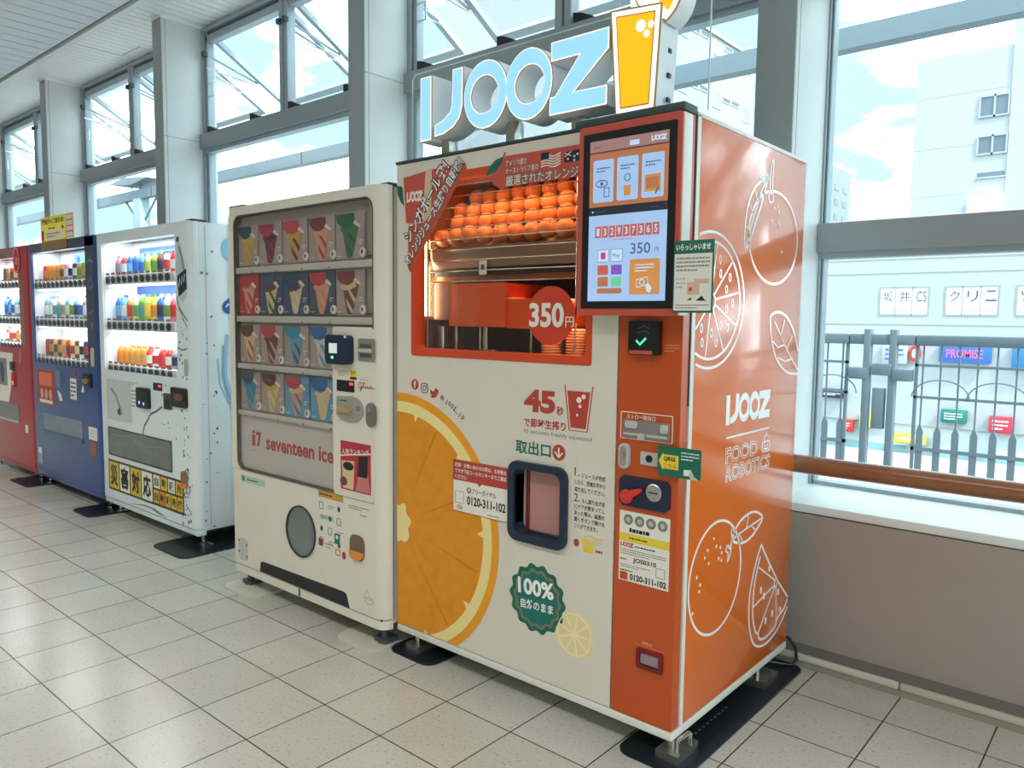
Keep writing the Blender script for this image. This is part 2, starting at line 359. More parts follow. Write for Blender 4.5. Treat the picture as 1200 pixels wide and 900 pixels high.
def bay(n, x0, x1, lb, stile=.075):
    t = thing('window_%d' % n, lb, 'window', ((x0 + x1) / 2, 1.45, 0.634), kind='structure')
    xm = (x0 + x1) / 2
    b = MB(FRAMEM)
    s_ = stile
    for xa, xb in ((x0, x0 + s_ * .45), (x0 + s_ * .58, x0 + s_), (x1 - s_, x1 - s_ * .58), (x1 - s_ * .45, x1)): b.box(xa, xb, 1.425 if xa in (x0,) or xb == x1 else 1.44, 1.50, 0.634, 3.80, 0.002)
    b.box(x0, x1, 1.44, 1.50, 3.70, 3.76, 0.003); b.box(x0, x1, 1.425, 1.50, 3.79, 3.826, 0.003)
    b.box(xm - 0.055, xm - 0.008, 1.425, 1.50, 2.93, 3.80, 0.003); b.box(xm + 0.008, xm + 0.055, 1.425, 1.50, 2.93, 3.80, 0.003)
    b.box(x0, x1, 1.44, 1.50, 0.634, 0.650)
    b.mat(FRAMED).box(x0, x1, 1.45, 1.50, 3.755, 3.795); b.box(x0 + s_ * .4, x0 + s_ * .62, 1.46, 1.50, 0.634, 3.8); b.box(x1 - s_ * .62, x1 - s_ * .4, 1.46, 1.50, 0.634, 3.8); b.box(xm - 0.01, xm + 0.01, 1.45, 1.5, 2.93, 3.8)
    b.build('window_frame', t)
    b = MB(TRANSM).box(x0 - 0.01, x1 + 0.01, 1.395, 1.51, 2.80, 2.925, 0.004); b.mat(FRAMEM).box(x0, x1, 1.43, 1.50, 2.765, 2.80)
    b.build('transom', t)
    b = MB(TRANSM).box(x0, x1, 1.395, 1.51, 1.655, 1.777, 0.004); b.mat(FRAMEM).box(x0, x1, 1.43, 1.50, 1.628, 1.655)
    b.build('transom', t)
    for z0, z1, pn in ((0.65, 1.63, 1), (1.776, 2.766, 1)):
        b = MB(PANE).box(x0 + s_ * .95, x1 - s_ * .95, 1.474, 1.480, z0, z1); b.build('pane', t)
    # two awning sashes hung from the top and pushed far out
    hy, hz, th = 1.485, 3.745, math.radians(60)
    for xa, xb in ((x0 + 0.08, xm - 0.05), (xm + 0.05, x1 - 0.08)):
        fr = lambda u, v, w=0.0: (u, hy + v * math.sin(th) + w * math.cos(th), hz - v * math.cos(th) + w * math.sin(th))
        b = MB(FRAMEM); b.ring(rrect(xa, xb, 0.0, 0.84, 0.001, 1), rrect(xa + 0.045, xb - 0.045, 0.045, 0.78, 0.001, 1), fr, -0.02, 0.02)
        sh = b.build('sash', t)
        MB(PANE).rect(fr, xa + 0.045, xb - 0.045, 0.045, 0.78, -0.003, 0.003).build('pane', sh)
        for xs in (xa - 0.01, xb + 0.01):
            q = fr(xs, 0.52, -0.02); b = MB(FRAMEM).tube([(xs, 1.43, 3.60), q], 0.010, 8); b.mat(CHROME).tube([(xs, 1.43, 3.485), fr(xs, 0.55, -0.03)], 0.006, 8); b.mat(DGRAY).box(xs - 0.02, xs + 0.02, 1.40, 1.44, 3.58, 3.62, .004)
            b.build('stay_arm', t)
        for xs in (xa + 0.06, (xa + xb) / 2 + 0.18):
            MB(DARK).prism([(xs - .03, 2.925), (xs + .07, 2.925), (xs + .09, 2.945), (xs + 0.02, 2.975), (xs - .03, 2.985)], FRONT(1.44), -0.03, 0.03).build('latch', t)
    MB(CHROME).tube([(x0 + 0.08, 1.45, 3.355), (x0 + 0.155, 1.44, 3.352), (x0 + 0.158, 1.44, 3.24), (x0 + 0.08, 1.45, 3.245)], 0.006, 8).build('pull_handle', t)
    return t
bay(1, -13.4, -11.03, 'farthest window bay beyond the last column')
bay(2, -10.86, -8.337, 'window bay above the red machine with open top sashes')
bay(3, -8.175, -5.657, 'window bay above the blue machine with top sashes pushed out')
bay(4, -5.495, -2.972, 'window bay between the white drinks machine and the ice cream machine')
bay(5, -2.81, -0.287, 'window bay behind the glowing rooftop sign of the juice machine')
bay(6, -0.125, 2.398, 'wide window at the right looking onto the fence and buildings', .02)
bay(7, 2.56, 5.08, 'window bay past the wide right window')

# handrail in front of the windows
t = thing('handrail', 'brown wooden handrail running in front of the right window', 'handrail', (1.0, 1.0, 0.797))
b = MB(mat('varnished_wood', (146, 92, 58), 0.25, coat=0.6, var=.15, scale=20)).tube([(-0.9 + 0.35 * k, 1.0, 0.797) for k in range(20)], 0.036, 18); b.build('rail', t)
for xb in (-0.6, 1.3, 3.2, 5.1):
    MB(STEEL).tube([(xb, 1.0, 0.77), (xb, 1.0, 0.73), (xb, 1.01, 0.715), (xb, 1.03, 0.71)], 0.009, 10).lathe([(0.03, -0.012), (0.03, 0)], (xb, 1.025, 0.71), 16, 'y').box(xb - .02, xb + .02, 1.018, 1.03, .60, .73, .003).build('bracket', t)

# ================================================================== OUTSIDE
DECK = mat('outside_deck', (170, 174, 174), 0.7)
OUTW = mat('white_facade', (160, 164, 166), 0.7)
OUTG = mat('bluish_gray_steel', (122, 138, 146), 0.5)
WIN1 = mat('dark_building_window', (96, 112, 122), 0.2)
WIN2 = mat('pale_building_window', (150, 190, 194), 0.2)
OUTP = mat('pinkish_coping', (186, 156, 162), 0.6)
b = MB(DECK).box(-40, 12, 1.52, 6.3, -0.30, -0.02); b.mat(PRINTG)
for k in range(-30, 12): b.box(k * 1.0 - 0.004, k * 1.0 + 0.004, 1.53, 6.3, -0.02, -0.0185)
o = b.build('path', origin=(0, 4, 0)); tag(o, 'pale paved walkway outside the windows', 'walkway', kind='structure')
o = MB(mat('street_surface', (126, 130, 130), 0.8)).box(-90, 60, 6.3, 110, -6.2, -6.0).build('road', origin=(0, 50, -6)); tag(o, 'pale street far below the walkway', 'street', kind='structure')
# decorative fence: panels of rods with arcs over pointed flat pickets, between double posts
FEN = mat('fence_paint', (96, 110, 118), 0.5)
for i, (xa, xb, lb) in enumerate([(-3.8, -1.07, 'gray pointed picket fence panel outside, left of the double post'), (-0.54, 2.4, 'gray pointed picket fence panel outside, right of the double post'), (-7.0, -4.1, 'gray picket fence panel outside hidden mostly by the juice machine'), (2.8, 5.8, 'gray picket fence panel outside at the far right end')]):
    t = thing('picket_fence', lb, 'fence', ((xa + xb) / 2, 5.0, 0), 'picket fence along the walkway')
    b = MB(FEN).box(xa, xb, 4.97, 5.05, 1.17, 1.26, 0.015); b.build('top_rail', t)
    b = MB(FEN).box(xa, xb, 4.985, 5.015, 1.0, 1.022); b.box(xa, xb, 4.985, 5.015, 0.735, 0.757); b.box(xa, xb, 4.985, 5.015, 0.30, 0.33); b.build('cross_rail', t)
    for xp in (xa + .012, xb - .012): MB(FEN).box(xp - .012, xp + .012, 4.985, 5.015, -.021, 1.18).build('end_post', t)
    b = MB(FEN); k = 0; x = xa + 0.06
    while x < xb - 0.03:
        MB(FEN).prism([(x - 0.026, 0.04), (x + 0.026, 0.04), (x + 0.026, 0.46), (x, 0.53), (x - 0.026, 0.46)], FRONT(5.0), -0.01, 0.01).build('picket', t)
        b.box(x - 0.006, x + 0.006, 4.994, 5.006, 0.5, 1.18); x += 0.131
    b.build('rod', t)
    b = MB(FEN); x = xa + 0.2
    while x < xb - 0.1:
        b.tube([(x + 0.21 * math.cos(a * PI / 14), 4.98, 0.745 + 0.15 * math.sin(a * PI / 14)) for a in range(15)], 0.006, 6); x += 0.40
    b.build('arc', t)
t = thing('fence_post', 'gray double fence post with cross boxes, outside', 'fence post', (-0.8, 5.0, 0))
for xp in (-0.915, -0.71): MB(FEN).box(xp - 0.028, xp + 0.028, 4.96, 5.04, -0.02, 1.30, 0.006).build('upright', t)
for xp, z in ((-0.985, 0.92), (-0.79, 0.96), (-0.63, 0.92)): MB(FEN).box(xp - 0.075, xp + 0.075, 4.95, 5.05, z - 0.05, z + 0.05, 0.008).build('cross_box', t)
MB(FEN).box(-1.065, -0.545, 4.97, 5.05, 1.17, 1.26, 0.015).build('top_rail', t)
MB(FEN).box(-0.86, -0.76, 4.97, 5.03, 0.45, 0.80, 0.006).build('infill_plate', t)
# platform canopy: long beam on posts
t = thing('platform_canopy', 'long gray canopy beam on braced posts outside the windows', 'canopy', (-9, 3.5, 0))
b = MB(OUTG).box(-34, 10, 3.44, 3.56, 3.175, 3.315); b.mat(DGRAY)
for x in range(-33, 10, 2): b.box(x, x + 0.02, 3.436, 3.44, 3.175, 3.315)
b.build('beam', t)
for xp in (-26.5, -19, -11.48, 4.2):
    b = MB(mat('pale_post', (160, 182, 190), 0.5)).box(xp - .13, xp + .13, 3.42, 3.58, -0.02, 3.18, .01); b.build('post', t)
    b = MB(OUTG).tube([(xp - .55, 3.5, 3.17), (xp - .13, 3.5, 2.85)], 0.018, 8).tube([(xp + .55, 3.5, 3.17), (xp + .13, 3.5, 2.85)], 0.018, 8); b.build('brace', t)
    b = MB(OUTG).prism([(xp - .85, 3.46), (xp - .3, 3.52), (xp + .55, 3.44), (xp - .05, 3.38)], FRONT(3.6), -0.25, 0.25).tube([(xp - .35, 3.55, 3.3), (xp - .5, 3.55, 3.46)], .01, 6).tube([(xp - .05, 3.55, 3.3), (xp - .2, 3.55, 3.46)], .01, 6); b.build('lamp_plate', t)
# low white building with lettered windows and shop signs
FY = 25.0
t = thing('low_building', 'low white building across the street with lettered clinic windows', 'building', (-3, 30, -6))
b = MB(OUTW).box(-25.7, 9, FY, 33, -1.9, 4.45); b.mat(PRINTG)
for z in (3.4, 2.95, 1.3): b.box(-26, 9, FY - 0.012, FY, z, z + 0.02)
b.build('upper_wall', t)
MB(OUTP).box(-25.7, 9.2, FY - 0.02, 33.2, 4.45, 4.75).build('coping', t)
b = MB(mat('shop_front', (196, 204, 204), 0.6)).box(-26, 9, FY + 0.15, 32.8, -6, -1.9); b.mat(WIN2)
for k in range(10): b.box(-25 + k * 3.4, -22.3 + k * 3.4, FY + 0.08, FY + 0.15, -5.8, -2.6)
b.build('ground_floor', t)
FW = FRONT(FY)
for xa, xb, txt in ((-6.33, -4.85, ['坂', '井', 'CS']), (-4.42, -2.96, ['ク', 'リ', 'ニ']), (-2.55, -1.09, ['ッ', 'ク'])):
    b = MB(GRAY).ring(rrect(xa, xb, 1.6, 2.52, .01, 1), rrect(xa + .05, xb - .05, 1.65, 2.47, .01, 1), FW, 0, 0.02)
    for k in (1, 2): b.box(xa + (xb - xa) * k / 3 - .015, xa + (xb - xa) * k / 3 + .015, FY - .02, FY, 1.62, 2.5)
    wn = b.build('window', t)
    b = MB(mat('film_window', (222, 230, 232), 0.3)).rect(FW, xa + .05, xb - .05, 1.65, 2.47, 0.0, 0.012)
    for k, c in enumerate(txt): b.text(c, FW, xa + .12 + (xb - xa) * k / 3, 2.04, 0.30, 0.34, 0.014, 0.01, m=mat('window_letter', (70, 84, 92), .6))
    b.bars(FW, xa + .1, xb - .1, 1.68, 1.82, 2, 0.013, SKYB)
    b.build('pane', wn)
def signboard(name, lb, x0, x1, z0, z1, c, txt=None, tc=PRINTW, y=FY - 0.22, fit=.7):
    b = MB(c).box(x0, x1, y, y + 0.2, z0, z1, .02)
    if txt: b.text(txt, FRONT(y), x0 + (x1 - x0) * (1 - fit) / 2, z0 + (z1 - z0) * .26, (x1 - x0) * fit, (z1 - z0) * .48, 0.01, 0.01, m=tc)
    else: b.bars(FRONT(y), x0 + .1, x1 - .1, z0 + .08, z1 - .08, 3, .01, tc)
    o = b.build(name, origin=((x0 + x1) / 2, y + .1, (z0 + z1) / 2)); tag(o, lb, 'sign')
signboard('shop_sign', 'blue shop sign with pink letters across the street', -4.45, -3.05, 0.17, 0.72, mat('sign_blue', (40, 96, 170), .5), 'PROMISE', mat('pink_letter', (226, 96, 140), .5))
signboard('shop_sign', 'blue shop sign with white letters at the right, cut by the frame', -2.52, -1.3, 0.06, 0.72, mat('sign_blue2', (36, 110, 170), .5), 'プロ', PRINTW, fit=.5)
signboard('shop_sign', 'white shop sign with rows of blue characters across the street', -6.1, -5.36, 0.05, 0.66, OUTW, None, BLUE)
t2 = MB(RED).prism(ell(-5.15, .4, .16, .25), FRONT(FY - .02), 0, .15); t2.mat(OUTW).prism(ell(-5.15, .4, .08, .15), FRONT(FY - .17), 0, .02)
t2.box(-5.22, -5.08, FY - .03, FY - .005, .25, .55); o = t2.build('shop_sign', origin=(-5.15, FY - .2, .4)); tag(o, 'small red oval sign left of the blue shop sign', 'sign')
for x0, x1, z0, z1, c, lb in ((-8.0, -7.2, -1.2, -0.9, NAVY, 'dark blue shop sign low beyond the fence'), (-7.3, -6.9, -2.3, -1.9, RED, 'small red shop sign low beyond the fence'), (-6.7, -6.3, -2.1, -1.6, YELLOW, 'small yellow sign low beyond the fence'),
                              (-5.6, -4.7, -2.5, -2.2, YELLOW, 'long yellow sign low beyond the fence'), (-4.3, -3.6, -1.7, -1.3, TEAL, 'green shop sign low beyond the fence'), (-3.0, -2.4, -1.9, -1.4, MAGENTA, 'crimson shop sign low beyond the fence')):
    signboard('shop_sign', lb, x0, x1, z0, z1, c, None, PRINTW)
o = MB(mat('guard_rail', (58, 68, 78), .5)).box(-20, 9, 14, 14.3, -2.6, -1.75, .03).build('guard_wall', origin=(-5, 14.1, -6)); tag(o, 'dark gray guard wall along the street below the fence', 'wall', kind='structure')
o = MB(DECK).box(-20, 9, 14.3, 24, -2.9, -2.7).build('pavement', origin=(-5, 19, -2.8)); tag(o, 'pale pavement across the street', 'pavement', kind='structure')
# tall white block on the right
t = thing('tower_block', 'big plain white block with paired dark windows on the right', 'building', (-4, 58, -6))
b = MB(mat('tower_wall', (170, 176, 178), .7)).box(-11.7, -6.75, 50, 66, -6, 17.1).box(-6.75, 14, 49.9, 66, -6, 18.5); b.mat(LGRAY)
for z in (11.8, 14.8, 9.0, 6): b.box(-11.7, -6.75, 49.985, 50, z, z + .03)
b.build('wall', t)
for z0, z1 in ((13.2, 14.45), (11.08, 12.2)):
    w = MB(OUTW).ring(rrect(-8.32, -6.78, z0, z1, .01, 1), rrect(-8.22, -6.88, z0 + .1, z1 - .1, .01, 1), FRONT(50), 0, .1).box(-7.58, -7.48, 49.9, 50, z0, z1).build('window', t)
    MB(WIN1).rect(FRONT(50), -8.22, -6.88, z0 + .1, z1 - .1, 0, .04).build('pane', w)
w = MB(OUTW).box(-8.3, -6.75, 49.9, 50, 9.75, 9.84).build('window', t); MB(WIN1).rect(FRONT(50), -8.2, -6.85, 9.84, 10.1, 0, .04).build('pane', w)
MB(mat('rooftop_unit', (214, 222, 222), .6)).box(-8.45, -6.72, 48.9, 50, 7.0, 8.7, .02).build('balcony_box', t)
MB(MATS['rooftop_unit']).box(-13.15, -11.8, 49, 50, 7.0, 8.8, .02).build('annex_box', t)
# apartment block seen through the window behind the sign
SX_ = SIDE(-26.0)
t = thing('apartment_block', 'white apartment block with rows of small windows behind the sign', 'building', (-30, 52, -6))
MB(OUTW).box(-36, -26, 34, 59.1, -6, 22.3).build('wall', t)
MB(LGRAY).box(-36.2, -25.8, 33.8, 59.3, 22.3, 22.5).build('roof_edge', t)
for r_ in range(5):
    zt = 22.15 - r_ * 3.78
    for k in range(-3, 2):
        y0 = 51.7 + k * 5.3 - 0.0
        for a, bb, h0, h1, m in ((y0, y0 + 1.5, 0.0, 1.15, WIN2), (y0 + 1.7, y0 + 3.1, 0.05, .45, WIN1), (y0 - 2.05, y0 - .7, -0.02, .38, WIN1)):
            if a < 34.5 or bb > 59: continue
            w = MB(LGRAY).ring(rrect(a, bb, zt - h1, zt - h0, .01, 1), rrect(a + .06, bb - .06, zt - h1 + .06, zt - h0 - .06, .01, 1), SX_, 0, .05).build('window', t)
            MB(m).rect(SX_, a + .06, bb - .06, zt - h1 + .06, zt - h0 - .06, 0, .02).build('pane', w)
SX2 = SIDE(-22.0)
t = thing('distant_block', 'small white block of flats at the left edge of the right window', 'building', (-25, 66, -6))
MB(mat('distant_wall', (138, 146, 148), .7)).box(-30, -22, 60, 71.5, -6, 14.8).build('wall', t)
for r_ in range(5):
    for k in range(5):
        a = 61 + k * 2.1; z = 13.3 - r_ * 1.25
        MB(WIN1).rect(SX2, a, a + 1.0, z - .5, z, 0, .03).build('window', t)
# ================================================================== ORANGE JUICE MACHINE
# brand lettering shapes in a unit box 0..1 x 0..1 (u to the right, v up)
def logo_polys():
    k = 1 / 0.837
    f = lambda pts: [((u + 1.101) * k, (v - 1.998) / 0.238) for u, v in pts]
    I = f([(-1.101, 2.0), (-1.039, 2.0), (-1.039, 2.236), (-1.101, 2.236)])
    J = f([(-1.025, 2.008), (-.975, 2.012), (-.925, 2.03), (-.894, 2.058), (-.879, 2.10), (-.878, 2.236), (-.933, 2.236), (-.936, 2.115), (-.945, 2.09), (-.978, 2.069), (-1.025, 2.054)])
    o1 = (f(ell(-.772, 2.119, .104, .118, 36)), f(ell(-.776, 2.12, .062, .061, 36)))
    o2 = (f(ell(-.580, 2.118, .102, .118, 36)), f(ell(-.575, 2.117, .060, .060, 36)))
    Za = f([(-.489, 2.231), (-.489, 2.166), (-.465, 2.167), (-.381, 2.167), (-.264, 2.167), (-.264, 2.231)])
    Zb = f([(-.381, 2.167), (-.465, 2.06), (-.4925, 2.06), (-.4925, 1.998), (-.268, 1.998), (-.268, 2.063), (-.390, 2.063), (-.264, 2.168)])
    return [('poly', I), ('poly', J), ('ring', o1), ('ring', o2), ('poly', Za), ('poly', Zb)]
LOGO = logo_polys()
def logo(b, fr, u, v, wd, ht, w0, w1, m, grow=0.0):
    b.mat(m); g = lambda pts: [(u + a * wd, v + c * ht) for a, c in pts]
    for kind, p in LOGO:
        if kind == 'poly': b.prism(g(p), fr, w0, w1)
        else: b.ring(g(p[0]), g(p[1]), fr, w0, w1)
JX0, JX1, JZ0, JZ1, JD = -1.257, 0.0, 0.081, 1.951, 0.905
F0 = FRONT(0.0)
jm = thing('juice_vending_machine', 'large white and orange fresh juice machine with lit window of oranges', 'vending machine', (-0.63, 0.45, 0.0))
MB(WHITE).box(JX0, JX1, 0.0, JD, JZ0, 0.108, .003).build('plinth', jm)
b = MB(WHITE)
b.box(JX0, -1.215, 0.045, JD - .01, 0.11, 1.943); b.box(-0.27, -0.006, 0.045, JD - .01, 0.11, 1.943, .002)
b.box(-1.215, -0.27, 0.62, JD - .01, 0.11, 1.943); b.box(-1.215, -0.27, 0.045, 0.62, 0.11, 1.19); b.box(-1.215, -0.27, 0.045, 0.62, 1.895, 1.943)
b.build('cabinet', jm)
b = MB(ORANGE).box(-0.006, 0.0, 0.068, JD - .004, 0.112, 1.938, .002); b.build('side_panel', jm, )
SP = SIDE(0.0)
b = MB(PRINTP); lw = 0.0085
def smooth(pts, closed):
    if not 5 <= len(pts) <= 20: return pts
    n = len(pts); out = []
    for i in range(n if closed else n - 1):
        g = (lambda k: pts[k % n]) if closed else (lambda k: pts[max(0, min(n - 1, k))])
        p0, q1, q2, q3 = g(i - 1), g(i), g(i + 1), g(i + 2)
        for s in range(4):
            t = s / 4.0; out.append(tuple(.5 * (2 * q1[c] + (q2[c] - p0[c]) * t + (2 * p0[c] - 5 * q1[c] + 4 * q2[c] - q3[c]) * t * t + (3 * q1[c] - p0[c] - 3 * q2[c] + q3[c]) * t ** 3) for c in (0, 1)))
    return out if closed else out + [pts[-1]]
def outline(pts, closed=True, wd=lw):
    b.ribbon(smooth(pts, closed), wd, SP, 0.0004, closed)
def clipped(pts, closed, y0=0.07, y1=0.898, wd=lw):
    pts = smooth(pts, closed); run = []; q = pts + ([pts[0]] if closed else [])
    for p in q:
        if y0 <= p[0] <= y1: run.append(p)
        else:
            if len(run) > 1: b.ribbon(run, wd, SP, 0.0004)
            run = []
    if len(run) > 1: b.ribbon(run, wd, SP, 0.0004)
# cut citrus wheel
cu, cv = 0.165, 1.415
clipped(ell(cu, cv, .232, .206, 64), True); clipped(ell(cu, cv, .200, .178, 64), True); clipped(ell(cu + .005, cv - .002, .022, .024, 16), True, wd=.006)
for a in range(10, 370, 36):
    a = math.radians(a); clipped([(cu + (.03 + .017 * k) * math.cos(a), cv + (.028 + .0148 * k) * math.sin(a)) for k in range(11)], False, wd=.006)
for a in range(28, 380, 36):
    for q in (.11, .15):
        a2 = math.radians(a + (q - .13) * 300); c = (cu + q * math.cos(a2), cv + q * .9 * math.sin(a2)); clipped(ell(c[0], c[1], .007, .012, 8), True, wd=.004)
b.build('citrus_wheel_drawing', jm); b = MB(PRINTP)
# whole orange with a long leaf
outline(ell(.628, 1.642, .212, .158, 60))
leaf = [(.393, 1.585), (.385, 1.64), (.40, 1.72), (.44, 1.78), (.50, 1.82), (.555, 1.845), (.53, 1.79), (.50, 1.73), (.46, 1.67), (.43, 1.62)]
outline(leaf); outline([(.393, 1.585), (.44, 1.68), (.50, 1.78), (.555, 1.845)], False, .006)
for y, z, y2, z2 in ((.42, 1.645, .395, 1.66), (.445, 1.70, .415, 1.735), (.475, 1.745, .455, 1.785)): outline([(y, z), (y2, z2)], False, .005)
outline([(.575, 1.79), (.572, 1.84), (.585, 1.895), (.598, 1.895), (.592, 1.84), (.598, 1.79)], False, .007); outline(ell(.585, 1.775, .02, .016, 14), True, .006); outline(ell(.52, 1.83, .03, .01, 14), True, .005)
DOTS = [(.62, 1.745), (.645, 1.75), (.66, 1.735), (.60, 1.70), (.63, 1.69), (.655, 1.70), (.64, 1.67), (.67, 1.69), (.70, 1.60), (.605, 1.655), (.24, .66), (.26, .63), (.20, .63), (.18, .61), (.29, .62), (.30, .60), (.28, .585), (.21, .585), (.30, .575), (.13, .56), (.155, .53), (.15, .51), (.11, .45)]
for y, z in DOTS[:10]: b.prism(ell(y, z, .005, .006, 8), SP, 0, .0009)
b.build('orange_drawing', jm); b = MB(PRINTP)
# big leaf cut by the back edge
clipped([(.622, 1.372), (.66, 1.385), (.72, 1.385), (.79, 1.36), (.85, 1.31), (.895, 1.245)], False); clipped([(.622, 1.372), (.628, 1.32), (.65, 1.27), (.69, 1.22), (.76, 1.18), (.83, 1.162), (.896, 1.158)], False)
clipped([(.66, 1.355), (.74, 1.285), (.82, 1.225), (.896, 1.175)], False, wd=.006); clipped([(.65, 1.285), (.70, 1.262), (.76, 1.27)], False, wd=.006); clipped([(.78, 1.255), (.83, 1.30)], False, wd=.006); clipped([(.72, 1.30), (.75, 1.36)], False, wd=.006); clipped([(.70, 1.225), (.77, 1.21), (.83, 1.215)], False, wd=.006)
b.build('leaf_drawing', jm); b = MB(PRINTP)
# whole orange low, with leaf, and the wedge
outline(ell(.264, .527, .186, .184, 64))
lf = [(.375, .628), (.42, .672), (.50, .692), (.57, .685), (.622, .655), (.58, .625), (.52, .602), (.45, .60)]
outline(lf); outline([(.375, .628), (.46, .640), (.622, .655)], False, .006)
for q in ([(.43, .635), (.46, .605)], [(.49, .645), (.50, .685)], [(.52, .647), (.56, .625)]): outline(q, False, .005)
outline([(.37, .63), (.36, .60), (.345, .615), (.33, .60), (.35, .585), (.345, .56), (.365, .58)], True, .006); outline([(.372, .632), (.366, .66), (.38, .668), (.388, .636)], False, .006)
for y, z in DOTS[10:]: b.prism(ell(y, z, .005, .006, 8), SP, 0, .0009)
b.build('orange_drawing', jm); b = MB(PRINTP)
arc = [(.621, .557), (.580, .50), (.548, .43), (.535, .37), (.54, .29), (.57, .22), (.62, .18), (.70, .165), (.78, .178), (.85, .21), (.897, .252)]
clipped([arc[0], (.70, .47), (.80, .37), (.896, .29)], False); clipped(arc, False)
clipped([(.617, .515), (.58, .44), (.568, .37), (.572, .30), (.60, .24), (.622, .228), (.64, .20), (.70, .19), (.78, .205), (.80, .23), (.86, .25), (.897, .28)], False)
for q in ([(.77, .385), (.61, .475)], [(.765, .372), (.572, .34)], [(.768, .368), (.625, .228)], [(.775, .365), (.79, .225)]): clipped(q, False, wd=.006)
clipped(ell(.772, .377, .014, .018, 12), True, wd=.005)
for y, z in ((.705, .45), (.635, .385), (.665, .355), (.69, .255), (.75, .265), (.80, .335), (.83, .255)): b.prism(ell(y, z, .007, .014, 10), SP, 0, .0009)
b.build('wedge_drawing', jm)
b = MB(PRINTW); logo(b, SP, .295, 1.017, .352, .099, 0.0, .0012, PRINTW)
b.mat(PRINTP).ribbon([(.304, .977), (.648, .977)], .006, SP, .0004); b.build('brand_logo', jm); b = MB(PRINTP)
b.text('FOOD', SP, .302, .891, .255, .054, .0008, .045, m=PRINTP); b.text('FOOD', SP, .306, .8935, .247, .049, .0012, -.012, m=ORANGE)
b.text('ROBOTICS', SP, .306, .830, .362, .054, .0008, .045, m=PRINTP); b.text('ROBOTICS', SP, .309, .8325, .356, .049, .0012, -.012, m=ORANGE)
b.mat(PRINTP).rr(SP, .592, .66, .892, .932, .012, 0, .0008); b.ribbon(ell(.626, .94, .018, .014, 12), .004, SP, .0004, True); b.prism(ell(.626, .96, .004, .005, 8), SP, 0, .0008); b.mat(ORANGE).rr(SP, .598, .654, .897, .927, .008, 0, .0012)
b.mat(PRINTP)
for y in (.613, .639): b.prism(ell(y, .917, .005, .005, 8), SP, 0, .0016)
b.rect(SP, .609, .643, .902, .907, 0, .0016)
b.build('robotics_logo', jm)
# door with window opening
b = MB(WHITE2)
b.ring(rrect(JX0 + .002, -.224, 1.15, 1.940, .001), rrect(-1.172, -.320, 1.206, 1.882, .012), F0, -0.04, 0.0)
b.rect(F0, JX0 + .002, -.80, .112, 1.15, -.04, 0.0)
b.ring(rrect(-.80, -.224, .112, 1.15, .001), rrect(-.652, -.405, .589, .863, .035), F0, -0.04, 0.0)
b.build('door', jm)
b = MB(REDF); b.ring(rrect(-1.172, -.320, 1.206, 1.882, .014), rrect(-1.146, -.345, 1.236, 1.855, .02), F0, -0.045, 0.0015)
b.mat(glass('juice_window_glass', (.95, .92, .90), .14)).rect(FRONT(.028), -1.15, -.34, 1.23, 1.86, -.004, 0.0)
b.build('window', jm)
IN = mat('inner_lining', (126, 88, 66), .45)
b = MB(IN).box(-1.215, -1.21, .05, .62, 1.19, 1.895).box(-.275, -.27, .05, .62, 1.19, 1.895).box(-1.215, -.27, .60, .62, 1.19, 1.895).box(-1.215, -.27, .05, .62, 1.19, 1.205).box(-1.215, -.27, .05, .62, 1.885, 1.895)
b.build('inner_lining', jm)
LED = mat('warm_led', (255, 226, 170), .4, emit=6.0)
MB(LED).box(-1.205, -1.19, .10, .115, 1.36, 1.66).build('light_strip', jm)
b = MB(mat('amber_led', (255, 170, 70), .4, emit=5.0)).box(-1.15, -.34, .07, .085, 1.873, 1.884); b.build('light_strip', jm)
l = lamp('juice_window_lamp', 'AREA', (-.75, .12, 1.870), 1.7, (1.0, .66, .38), (0, 0, 0), .8, .12)
l2 = lamp('juice_strip_lamp', 'AREA', (-1.17, .11, 1.5), 0.45, (1.0, .80, .52), (0, math.radians(-90), 0), .3, .03)
l3 = lamp('juice_lower_lamp', 'AREA', (-.75, .16, 1.43), 0.5, (1.0, .70, .45), (0, 0, 0), .7, .08)
l4 = lamp('juice_cup_fill', 'AREA', (-.46, .075, 1.37), 0.5, (1.0, .62, .32), (math.radians(10), 0, 0), .25, .03)  # added light without a fixture, brightens the cup stacks
# rack of thin rods, feed tray, squeezer
b = MB(CHROME)
for k in range(11): b.tube([(-1.14, .06, 1.49 + .0395 * k), (-.30, .06, 1.488 + .0395 * k)], .0022, 6)
b.tube([(-1.142, .06, 1.20), (-1.142, .06, 1.885)], .004, 6); b.tube([(-.43, .06, 1.20), (-.43, .06, 1.885)], .003, 6); b.build('wire_rack', jm)
TR = mat('tray_steel', (150, 128, 110), .3, .6)
b = MB(TR).prism([(.10, 1.622), (.10, 1.585), (.115, 1.545), (.13, 1.545), (.355, 1.80), (.355, 1.822), (.124, 1.562), (.112, 1.59), (.112, 1.622)], lambda u, v, w=0: (w, u, v), -1.21, -.275)
b.mat(DARK).box(-1.21, -.275, .125, .14, 1.515, 1.545); b.mat(mat('bronze_panel', (150, 92, 60), .35, .5)).box(-1.21, -.275, .13, .15, 1.492, 1.515)
b.build('feed_tray', jm)
MB(PAPER).box(-.905, -.868, .097, .0995, 1.515, 1.568).mat(TEAL).rect(FRONT(.097), -.895, -.878, 1.53, 1.552, 0, .001).build('tray_tag', jm)
OB = mat('orange_cover', (226, 88, 26), .25, coat=.5)
b = MB(OB).rr(FRONT(.09), -1.056, -.765, 1.322, 1.484, .006, -.22, 0.0).rr(FRONT(.10), -.78, -.50, 1.318, 1.425, .02, -.2, 0); b.build('squeezer_cover', jm)
